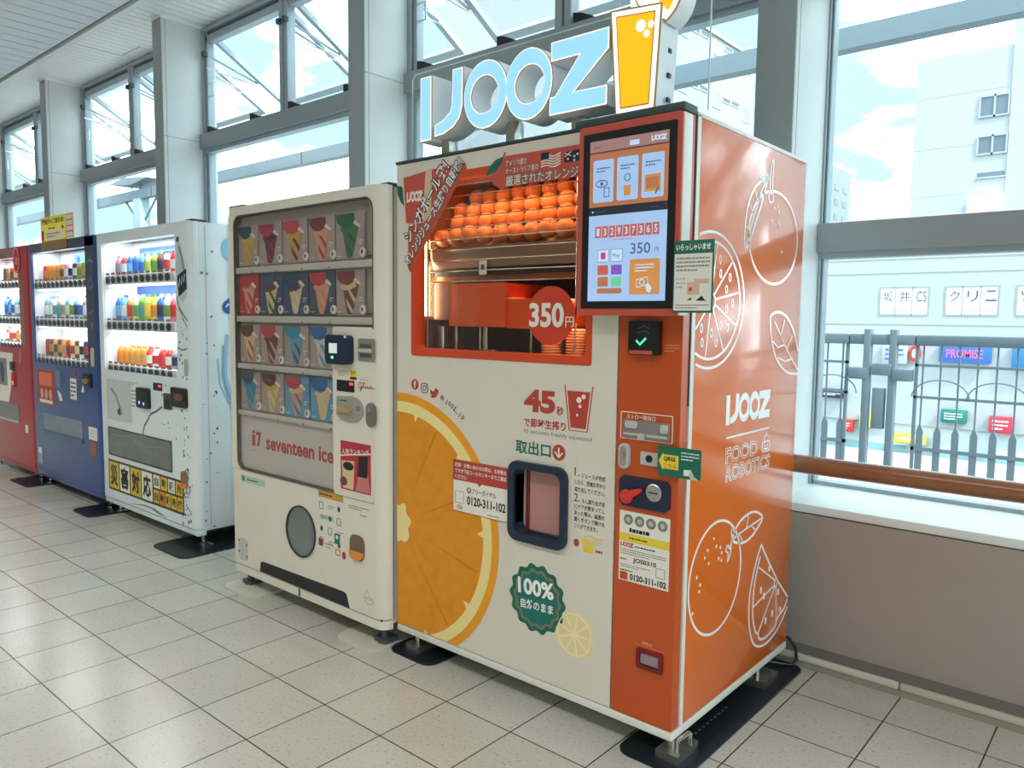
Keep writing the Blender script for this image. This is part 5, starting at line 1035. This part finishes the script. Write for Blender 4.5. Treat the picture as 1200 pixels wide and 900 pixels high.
for rw, (z, kind, names, sc_) in enumerate(((1.607, 'pet', R1, .78), (1.311, 'pet', R2, 1.0), (1.026, 'small', R3, .95))):
    for k, s in enumerate(names):
        a, c, e = s.split('/'); x = -4.285 + .0865 * k
        drink(kind, a, c, e, x, MY + .09, z, '%s and %s drink, %s from the left on the %s shelf of the white machine' % (a, c, ORD[k], ('top', 'middle', 'lower')[rw]) if a != c else '%s drink, %s from the left on the %s shelf of the white machine' % (a, ORD[k], ('top', 'middle', 'lower')[rw]), 'drinks in the white machine', sc_)
b = MB(BLUE).rect(FRONT(MY + .19), -4.20, -3.34, 1.735, 1.79, 0, .004).mat(BLUE).rect(FRONT(MY + .19), -4.25, -3.34, 1.475, 1.545, 0, .004); b.mat(PRINTW).bars(FRONT(MY + .19), -4.15, -3.4, 1.745, 1.775, 1, .004, SKYB); b.mat(RED).rect(FRONT(MY + .188), -3.52, -3.40, 1.74, 1.80, 0, .002); b.build('header_strip', wm)
SPL = mat('splash_gray', (120, 134, 140), .4); SPD = mat('splash_dark', (70, 80, 88), .4)
def drops(b, fr, u0, u1, v0, v1, n, rmax, ms):
    for k in range(n):
        u, v, r = random.uniform(u0, u1), random.uniform(v0, v1), random.uniform(.25, 1) * rmax; b.mat(random.choice(ms)).prism([(u + r * random.uniform(.5, 1.2) * math.cos(q), v + r * random.uniform(.5, 1.3) * math.sin(q)) for q in [2 * PI * j / 9 for j in range(9)]], fr, 0, .0008)
b = MB()
drops(b, F2, -3.30, -3.18, .12, 1.40, 46, .011, [SPL, SPD]); drops(b, F2, -3.55, -3.2, .58, .95, 20, .009, [SPL, SPD]); drops(b, F2, -3.26, -3.17, .12, .45, 30, .012, [SPD, SPL])
b.mat(SPD).ribbon([(-3.80, .60), (-3.77, .66), (-3.72, .70), (-3.68, .74), (-3.60, .765), (-3.52, .80)], .012, F2, .0002); b.ribbon([(-3.31, 1.165), (-3.25, 1.150), (-3.19, 1.160)], .007, F2, .0002)
b.mat(SPL).ribbon([(-3.30, 1.46), (-3.28, 1.40), (-3.22, 1.35), (-3.18, 1.32)], .012, F2, .0002); b.ribbon([(-3.29, 1.42), (-3.24, 1.34), (-3.18, 1.28)], .008, F2, .0002)
q = [(-3.290, 1.795), (-3.262, 1.800), (-3.248, 1.765), (-3.215, 1.70), (-3.182, 1.60), (-3.172, 1.50), (-3.182, 1.45), (-3.23, 1.425), (-3.272, 1.45), (-3.293, 1.53), (-3.297, 1.64), (-3.285, 1.72)]
b.build('splash_print', wm)['kind'] = 'stuff'; b = MB()
b.mat(mat('bottle_print_body', (196, 206, 208), .4)).prism(q, F2, 0, .0008); b.mat(mat('bottle_print_gray', (132, 140, 146), .4)).ribbon([(-3.262, 1.745), (-3.225, 1.67), (-3.20, 1.58)], .016, F2, .0008)
b.mat(NAVY).prism([(-3.288, 1.575), (-3.180, 1.615), (-3.175, 1.50), (-3.276, 1.455)], F2, .0008, .0014); b.mat(PRINTW).ribbon([(-3.270, 1.515), (-3.255, 1.560), (-3.240, 1.525), (-3.225, 1.572), (-3.210, 1.538), (-3.195, 1.585)], .007, F2, .0014); b.mat(DGRAY).prism([(-3.292, 1.79), (-3.262, 1.800), (-3.255, 1.775), (-3.287, 1.765)], F2, .0008, .0016)
b.build('bottle_print', wm)
b = MB(mat('info_gray', (196, 202, 202), .4)).rect(F2, -4.328, -3.95, .652, .925, 0, .001); b.mat(SPL).ribbon([(-4.25, .86), (-4.18, .82), (-4.12, .74), (-4.15, .70)], .02, F2, .001); b.prism(ell(-4.13, .715, .035, .025, 12), F2, .001, .0016); b.build('info_panel', wm)
b = MB(PAPER).bars(F2, -3.99, -3.86, .90, .925, 2, 0, PRINTG).bars(F2, -3.97, -3.86, .76, .88, 5, 0, PRINTG); b.build('usage_label', wm)
b = MB(BLACK).rr(F2, -3.836, -3.672, .772, .898, .012, 0, .02); b.mat(em('reader_led_blue', (120, 180, 255), 1.2)).prism(ell(-3.79, .805, .010, .010, 8), F2, .02, .0208).prism(ell(-3.73, .80, .010, .010, 8), F2, .02, .0208); b.build('card_reader', wm)
b = MB(BLACK).rect(F2, -3.630, -3.515, .893, .940, 0, .003); b.mat(em('red_digits2', (255, 70, 60), 1.0)).rect(F2, -3.56, -3.525, .915, .928, .003, .0036); b.build('price_display', wm)
b = MB(DGRAY).rr(F2, -3.492, -3.392, .790, .885, .006, 0, .006); b.mat(BLACK).rect(F2, -3.475, -3.41, .80, .85, .006, .007); b.build('bill_slot', wm)
b = MB(BLACK).rr(F2, -3.388, -3.195, .815, .930, .018, 0, .012); b.mat(mat('lever_brown', (120, 90, 80), .4, .3)).prism(ell(-3.27, .875, .05, .022, 14), F2, .012, .024); b.build('coin_slot', wm)
b = MB(mat('lock_slot_gray', (170, 172, 170), .4)).rr(F2, -3.225, -3.185, 1.00, 1.10, .018, 0, .004).build('door_lock', wm)
b = MB(mat('outlet_flap', (104, 108, 112), .22, .2, coat=.4, var=.4, scale=7)).rect(F2, -4.318, -3.411, .415, .597, -.01, .002); b.mat(DARK).ribbon(rrect(-4.318, -3.411, .415, .597, .004, 2), .008, F2, .002, True); b.mat(PRINTG).ribbon([(-4.27, .55), (-4.0, .565), (-3.75, .53), (-3.5, .55)], .008, F2, .002); b.ribbon([(-4.2, .50), (-3.9, .515), (-3.6, .49)], .006, F2, .002); b.build('outlet_flap', wm)
b = MB(mat('banner_dark', (66, 64, 40), .5)).rect(F2, -4.336, -3.272, .174, .380, 0, .001); BY = mat('banner_yellow', (214, 184, 60), .5)
for k, ch in enumerate('災害対応'):
    x = -4.320 + .163 * k; b.mat(BY if k % 2 == 0 else PAPER).rect(F2, x, x + .148, .188, .366, .001, .0016); b.text(ch, F2, x + .018, .205, .112, .145, .0022, .035, 0, PRINTK)
for k, ch in enumerate('自動販売'):
    x = -3.665 + .098 * k
    if k < 4: b.mat((PAPER, BY)[k % 2]).rect(F2, x, x + .085, .285, .366, .001, .0016); b.text(ch, F2, x + .015, .298, .055, .055, .0022, .02, 0, PRINTK)
for k, ch in enumerate('自動販売機'):
    x = -3.665 + .078 * k; b.mat((BY, mat('banner_orange', (220, 140, 60), .5))[k == 1]).rect(F2, x, x + .068, .190, .272, .001, .0016); b.text(ch, F2, x + .008, .205, .052, .052, .0022, .02, 0, PRINTK)
b.build('banner', wm)
b = MB(mat('cup_pocket2', (150, 110, 80), .5)).rr(F2, -3.302, -3.217, .356, .442, .03, 0, .004); b.mat(mat('amber_cup2', (226, 128, 50), .4)).rect(F2, -3.31, -3.222, .340, .368, .004, .010); b.build('cup_return', wm)
b = MB(DGRAY).rect(F2, -4.39, -3.15, .1115, .1135, 0, .0008); b.mat(SPL).prism([(-4.05, .118), (-3.80, .150), (-3.66, .150), (-3.50, .120), (-3.62, .125), (-3.72, .140), (-3.82, .140)], F2, 0, .0006); b.mat(LGRAY).ribbon(rrect(-3.300, -3.222, .122, .160, .002, 1), .002, F2, 0, True); b.build('door_seam', wm)
WS = SIDE(-3.125)
b = MB(); LBL_ = mat('pale_blue_swoosh', (150, 206, 234), .4); b.mat(LBL_)
b.prism(ell(.345, 1.735, .06, .07, 24), WS, 0, .0006); b.mat(RED).prism(ell(.365, 1.645, .014, .014, 14), WS, 0, .0008)
b.mat(BLUE).prism([(.345 + .06 * math.cos(q) - .01 * math.sin(q), 1.41 + .045 * math.sin(q) + .02 * math.cos(q)) for q in [2 * PI * k / 24 for k in range(24)]], WS, 0, .0008); b.mat(PRINTW).ribbon([(.305, 1.40), (.32, 1.42), (.335, 1.405), (.35, 1.43), (.365, 1.41), (.39, 1.435)], .008, WS, .0008)
b.mat(LBL_).ribbon([(.31, 1.24), (.295, 1.0), (.35, .80), (.42, .72)], .02, WS, 0); b.ribbon([(.25, 1.10), (.26, .95), (.33, .80)], .008, WS, .0004); b.mat(mat('swoosh_mid', (120, 178, 208), .4)).ribbon([(.285, 1.18), (.275, 1.0), (.32, .84), (.40, .74)], .007, WS, .0008)
drops(b, WS, .15, .24, .10, 1.75, 26, .008, [SPL, SPD]); b.mat(LGRAY).rect(WS, .185, .189, .12, 1.86, 0, .0004); b.build('side_print', wm)
MB(BLACK).box(-3.20, -3.123, MY + .01, MY + .10, 1.879, 1.890, .003).build('hinge_cap', wm)
def base_plate(xa, xb, ya, yb, r, h, lb, m=PLATE):
    o = MB(m).prism(rrect(xa, xb, ya, yb, r), TOP(0), 0, h).build('floor_plate', origin=((xa + xb) / 2, .4, 0)); tag(o, lb, 'plate')
base_plate(-4.62, -4.30, -.05, .85, .06, .008, 'dark steel floor plate between the blue and the white drinks machines')
base_plate(-3.40, -3.00, -.05, .85, .06, .008, 'dark steel floor plate under the right foot of the white drinks machine')
for xf in (-4.34, -3.19):
    for yf in (.17, .68): MB(CHROME).lathe([(.025, 0), (.025, .008), (.011, .014), (.011, .072)], (xf, yf, .008), 14).box(xf - .05, xf + .06, yf + .012, yf + .03, .008, .022, .003).build('foot', wm)
# blue machine
BLUEB = mat('blue_enamel', (38, 72, 136), .3, coat=.4); BLUED = mat('navy_enamel', (38, 48, 72), .3, coat=.4)
bm_ = drinks_machine('drinks_vending_machine', 'blue drinks machine standing between the red and the white machine', -5.735, -4.434, BLUEB, (-5.672, -4.622, .975, 1.812), None, mat('case_gray', (226, 232, 238), .4), 3.2, (1.522, 1.238))
for z in (1.566, 1.283, .992): rail(bm_, -5.61, -4.655, z, 12, BTN)
B1 = ['red/orange/gold', 'orange/orange/red', 'orange/gold/white', 'gold/orange/white', 'orange/brown/gold', 'pink/white/white', 'white/navy/white', 'navy/white/white', 'gold/green/white', 'green/gold/white', 'white/sky/white', 'purple/white/white']
B2 = ['teal/white/white', 'gray/white/teal', 'white/teal/gray', 'gray/teal/white', 'cream/gray/white', 'teal/cream/white', 'white/green/gray', 'sky/navy/white', 'white/blue/white', 'gray/white/navy', 'pink/red/white', 'red/pink/white']
B3 = ['brown/red/gold', 'brown/tan/gold', 'tan/brown/gold', 'brown/gold/red', 'gold/tan/brown', 'red/brown/gold', 'cream/red/white', 'brown/cream/gold', 'white/navy/red', 'navy/red/white', 'white/red/navy', 'red/navy/white']
for rw, (z, kind, names, sc_) in enumerate(((1.598, 'can', B1, 1.0), (1.315, 'pet', B2, 1.0), (1.024, 'can', B3, 1.1))):
    for k, s in enumerate(names):
        a, c, e = s.split('/'); x = -5.60 + .084 * k
        drink(kind, a, c, e, x, MY + .09, z, ('%s and %s drink, %s from the left on the %s shelf of the blue machine' % (a, c, ORD[k], ('top', 'middle', 'lower')[rw])) if a != c else '%s drink, %s from the left on the %s shelf of the blue machine' % (a, ORD[k], ('top', 'middle', 'lower')[rw]), 'drinks in the blue machine', sc_)
b = MB(SKYB).rect(FRONT(MY + .19), -5.45, -4.64, 1.72, 1.80, 0, .003); b.mat(BLUE)
for k in range(4): b.prism(ell(-5.25 + .16 * k, 1.76, .035, .028, 12), FRONT(MY + .19), .003, .004)
b.mat(PAPER).rect(FRONT(MY + .19), -5.52, -5.34, 1.70, 1.80, .003, .005); b.build('header_strip', bm_)
b = MB(BLUED).rect(F2, -4.618, -4.475, .98, 1.875, 0, .001).rect(F2, -5.70, -4.475, 1.815, 1.875, 0, .001); b.mat(SPL).ribbon([(-4.59, 1.70), (-4.54, 1.72), (-4.49, 1.70)], .014, F2, .001); b.mat(mat('faint_gray_print', (110, 118, 132), .5)).ribbon([(-4.59, 1.55), (-4.53, 1.60), (-4.49, 1.55), (-4.55, 1.52)], .012, F2, .001, True); b.ribbon([(-4.58, 1.35), (-4.50, 1.38)], .012, F2, .001); b.prism(ell(-4.54, 1.27, .022, .022, 12), F2, .001, .0016); b.build('dark_trim', bm_)
b = MB(BRICK).rect(F2, -5.642, -5.285, .655, .918, 0, .001); b.mat(mat('poster_orange', (226, 120, 80), .5)).rect(F2, -5.60, -5.33, .80, .90, .001, .0014); b.mat(PAPER).rect(F2, -5.60, -5.33, .665, .69, .001, .0014); b.mat(GOLD_ := mat('poster_gray', (190, 180, 170), .5))
for k in range(3): b.prism(ell(-5.55 + .09 * k, .735, .03, .04, 12), F2, .001, .0014)
b.build('offer_poster', bm_)
b = MB(mat('slate_plate', (110, 126, 150), .4)).rr(F2, -5.235, -5.15, .80, .93, .01, 0, .006); b.mat(PAPER).prism([(-5.23, .78), (-5.16, .76), (-5.13, .71), (-5.18, .70)], F2, 0, .001); b.build('bill_slot', bm_)
b = MB(PAPER).rect(F2, -4.965, -4.855, .735, .888, 0, .002); b.bars(F2, -4.955, -4.865, .75, .87, 4, .002, PRINTK); b.mat(RED).prism(ell(-4.87, .925, .02, .02, 10), F2, 0, .006); b.build('price_label', bm_)
b = MB(BLACK).rr(F2, -4.70, -4.565, .84, .935, .02, 0, .012); b.mat(mat('lever_gold', (170, 140, 80), .4, .4)).prism(ell(-4.64, .885, .05, .018, 12), F2, .012, .024); b.mat(PAPER).prism([(-4.77, .80), (-4.73, .86), (-4.715, .80)], F2, 0, .001); b.build('coin_slot', bm_)
b = MB(LGRAY).rr(F2, -4.565, -4.515, .99, 1.12, .02, 0, .006).build('door_lock', bm_)
b = MB(mat('blue_flap', (112, 128, 146), .25, .2, coat=.4, var=.4, scale=7)).rect(F2, -5.515, -4.765, .455, .59, -.01, .004); b.mat(mat('blue_flap_rim', (80, 104, 140), .4)).rect(F2, -5.52, -4.76, .43, .458, 0, .012); b.build('outlet_flap', bm_)
b = MB(PAPER).rect(F2, -4.658, -4.512, .475, .565, 0, .001); b.bars(F2, -4.64, -4.53, .49, .55, 3, .001, LGRAY); b.build('small_notice', bm_)
b = MB(mat('brown_pocket', (150, 96, 76), .5)).rr(F2, -4.645, -4.525, .365, .460, .02, 0, .004).build('cup_return', bm_)
b = MB(mat('pale_blue_label', (150, 172, 206), .5)).rect(F2, -5.68, -5.60, .17, .30, 0, .001); b.mat(PAPER).rect(F2, -5.68, -5.61, .255, .298, .001, .0014); b.build('asset_label', bm_)
MB(mat('seam_navy', (36, 60, 110), .4)).rect(F2, -5.70, -4.46, .135, .139, 0, .0006).build('door_seam', bm_)
base_plate(-6.02, -5.60, -.02, .85, .05, .008, 'dark steel floor plate between the red and the blue machines')
for xf in (-5.66, -4.50):
    for yf in (.17, .68): MB(CHROME).lathe([(.025, 0), (.025, .008), (.011, .014), (.011, .074)], (xf, yf, .008), 14).build('foot', bm_)
# red machine
REDB = mat('red_enamel', (176, 34, 44), .3, coat=.4)
rm = drinks_machine('drinks_vending_machine', 'red drinks machine at the left edge of the row', -7.03, -5.748, REDB, (-6.96, -5.98, 1.075, 1.80), None, mat('case_gray2', (224, 230, 234), .4), 3.2, (1.54, 1.246))
for z in (1.585, 1.290, 1.062 + .02): rail(rm, -6.92, -6.06, z, 11, BTN)
Q1 = ['brown/tan/gold', 'tan/brown/gold', 'brown/red/gold', 'gray/brown/white', 'brown/brown/gold', 'tan/gold/brown', 'red/brown/gold', 'brown/cream/gold', 'gray/tan/white', 'tan/brown/white', 'brown/tan/white']
Q2 = ['sky/blue/white', 'blue/white/white', 'sky/white/blue', 'white/sky/blue', 'sky/blue/blue', 'blue/sky/white', 'white/blue/white', 'sky/white/white', 'teal/white/white', 'sky/teal/white', 'white/sky/white']
Q3 = ['red/white/white', 'white/red/red', 'red/red/white', 'white/gold/red', 'red/white/red', 'gray/red/white', 'white/red/white', 'red/gold/white', 'white/gray/red', 'tan/red/white', 'red/tan/white']
for rw, (z, kind, names, sc_) in enumerate(((1.617, 'can', Q1, .95), (1.322, 'pet', Q2, 1.0), (1.114, 'small', Q3, .95))):
    for k, s in enumerate(names):
        a, c, e = s.split('/'); x = -6.90 + .086 * k
        if x < -6.62: continue
        drink(kind, a, c, e, x, MY + .09, z, ('%s and %s drink, %s from the right on the %s shelf of the red machine' % (a, c, ORD[10 - k], ('top', 'middle', 'lower')[rw])) if a != c else '%s drink, %s from the right on the %s shelf of the red machine' % (a, ORD[10 - k], ('top', 'middle', 'lower')[rw]), 'drinks in the red machine', sc_)
b = MB(mat('violet_header', (120, 130, 190), .5)).rect(FRONT(MY + .19), -6.6, -6.0, 1.735, 1.795, 0, .003).build('header_strip', rm)
b = MB(RED); b.prism(ell(-5.99, 1.775, .075, .105, 28), F2, 0, .010); b.mat(PRINTW).ribbon(ell(-5.99, 1.775, .068, .097, 28), .005, F2, .010, True); b.ribbon([(-6.02, 1.74), (-5.985, 1.80), (-5.965, 1.775), (-5.99, 1.75), (-5.96, 1.74)], .006, F2, .010); b.build('round_emblem', rm)
b = MB(mat('brown_trim', (150, 110, 100), .5)).rect(F2, -5.955, -5.89, 1.10, 1.60, 0, .001).rect(F2, -6.9, -6.08, 1.805, 1.87, 0, .001); b.build('front_trim', rm)
b = MB(PAPER).prism([(-6.95, .60), (-6.345, .60), (-6.235, .82), (-6.20, 1.02), (-6.95, 1.02)], F2, 0, .001); b.mat(mat('gray_poster', (150, 140, 136), .5)).rect(F2, -6.70, -6.36, .74, .97, .001, .002); b.mat(SLT).prism(ell(-6.48, .85, .05, .09, 14), F2, .002, .003); b.build('swoosh_panel', rm)
b = MB(BLACK).rr(F2, -6.25, -6.17, .88, .95, .01, 0, .012); b.mat(STEEL).prism(ell(-6.21, .915, .025, .012, 10), F2, .012, .02); b.build('coin_slot', rm)
b = MB(RED).rr(F2, -6.23, -6.15, .74, .86, .02, 0, .01); b.mat(PAPER).rect(F2, -6.215, -6.18, .76, .79, .01, .011); b.build('card_reader', rm)
b = MB(mat('gray_flap', (130, 124, 126), .25, .2, coat=.4)).rect(F2, -6.9, -6.10, .45, .60, -.01, .006); b.mat(LGRAY).rect(F2, -6.9, -6.10, .445, .462, .006, .012); b.build('outlet_flap', rm)
b = MB(PAPER).rect(F2, -5.965, -5.90, .382, .448, 0, .001).mat(BRICK).rect(F2, -5.965, -5.90, .448, .49, 0, .001); b.build('small_notice', rm)
b = MB(mat('tan_trim', (176, 120, 110), .5)).prism([(-6.05, .93), (-5.985, .97), (-5.985, 1.06), (-6.05, 1.04)], F2, 0, .001); b.build('coin_return', rm)
for xf in (-6.9, -5.86):
    for yf in (.17, .68): MB(CHROME).lathe([(.025, 0), (.025, .008), (.011, .014), (.011, .074)], (xf, yf, .0 if xf < -6 else .008), 14).build('foot', rm)
# yellow notice standing on the blue machine
b = MB(mat('notice_yellow', (255, 236, 84), .6)).box(-5.42, -4.78, .0935, .0975, 1.884, 2.06); NF = FRONT(.0935); b.mat(mat('amber_film', (150, 110, 60), .3)).box(-5.42, -4.93, .0935, .0975, 1.82, 1.884)
b.text('限定グッズ当たる!', NF, -5.38, 2.005, .42, .040, .001, .035, 0, PRINTK); b.mat(PAPER).rect(NF, -5.31, -5.02, 1.89, 1.955, 0, .001); b.bars(NF, -5.27, -5.06, 1.965, 1.985, 1, 0, PRINTK); b.bars(NF, -5.30, -5.03, 1.905, 1.945, 2, .001, BRICK)
b.mat(PAPER).rect(NF, -4.925, -4.785, 1.89, 2.055, 0, .001); b.mat(RED)
for k in range(4): b.ribbon(rrect(-4.918, -4.792, 1.894 + .04 * k, 1.928 + .04 * k, .002, 1), .004, NF, .001, True)
b.mat(RED).prism([(-5.41, 1.89), (-5.36, 1.89), (-5.355, 1.96), (-5.40, 1.965)], NF, 0, .001); b.mat(PRINTK).prism([(-5.0, 1.985), (-4.955, 1.970), (-4.99, 1.955)], NF, 0, .001); b.mat(PAPER).prism([(-4.99, 1.89), (-4.965, 1.89), (-4.97, 1.95), (-4.985, 1.95)], NF, 0, .0014)
o = b.build('notice_board', origin=(-5.1, .095, 1.82)); tag(o, 'yellow prize notice standing on top of the blue machine', 'notice')
MB(BLACK).box(-4.70, -4.66, .13, .17, 1.878, 1.896, .004).build('hinge_cap', bm_)
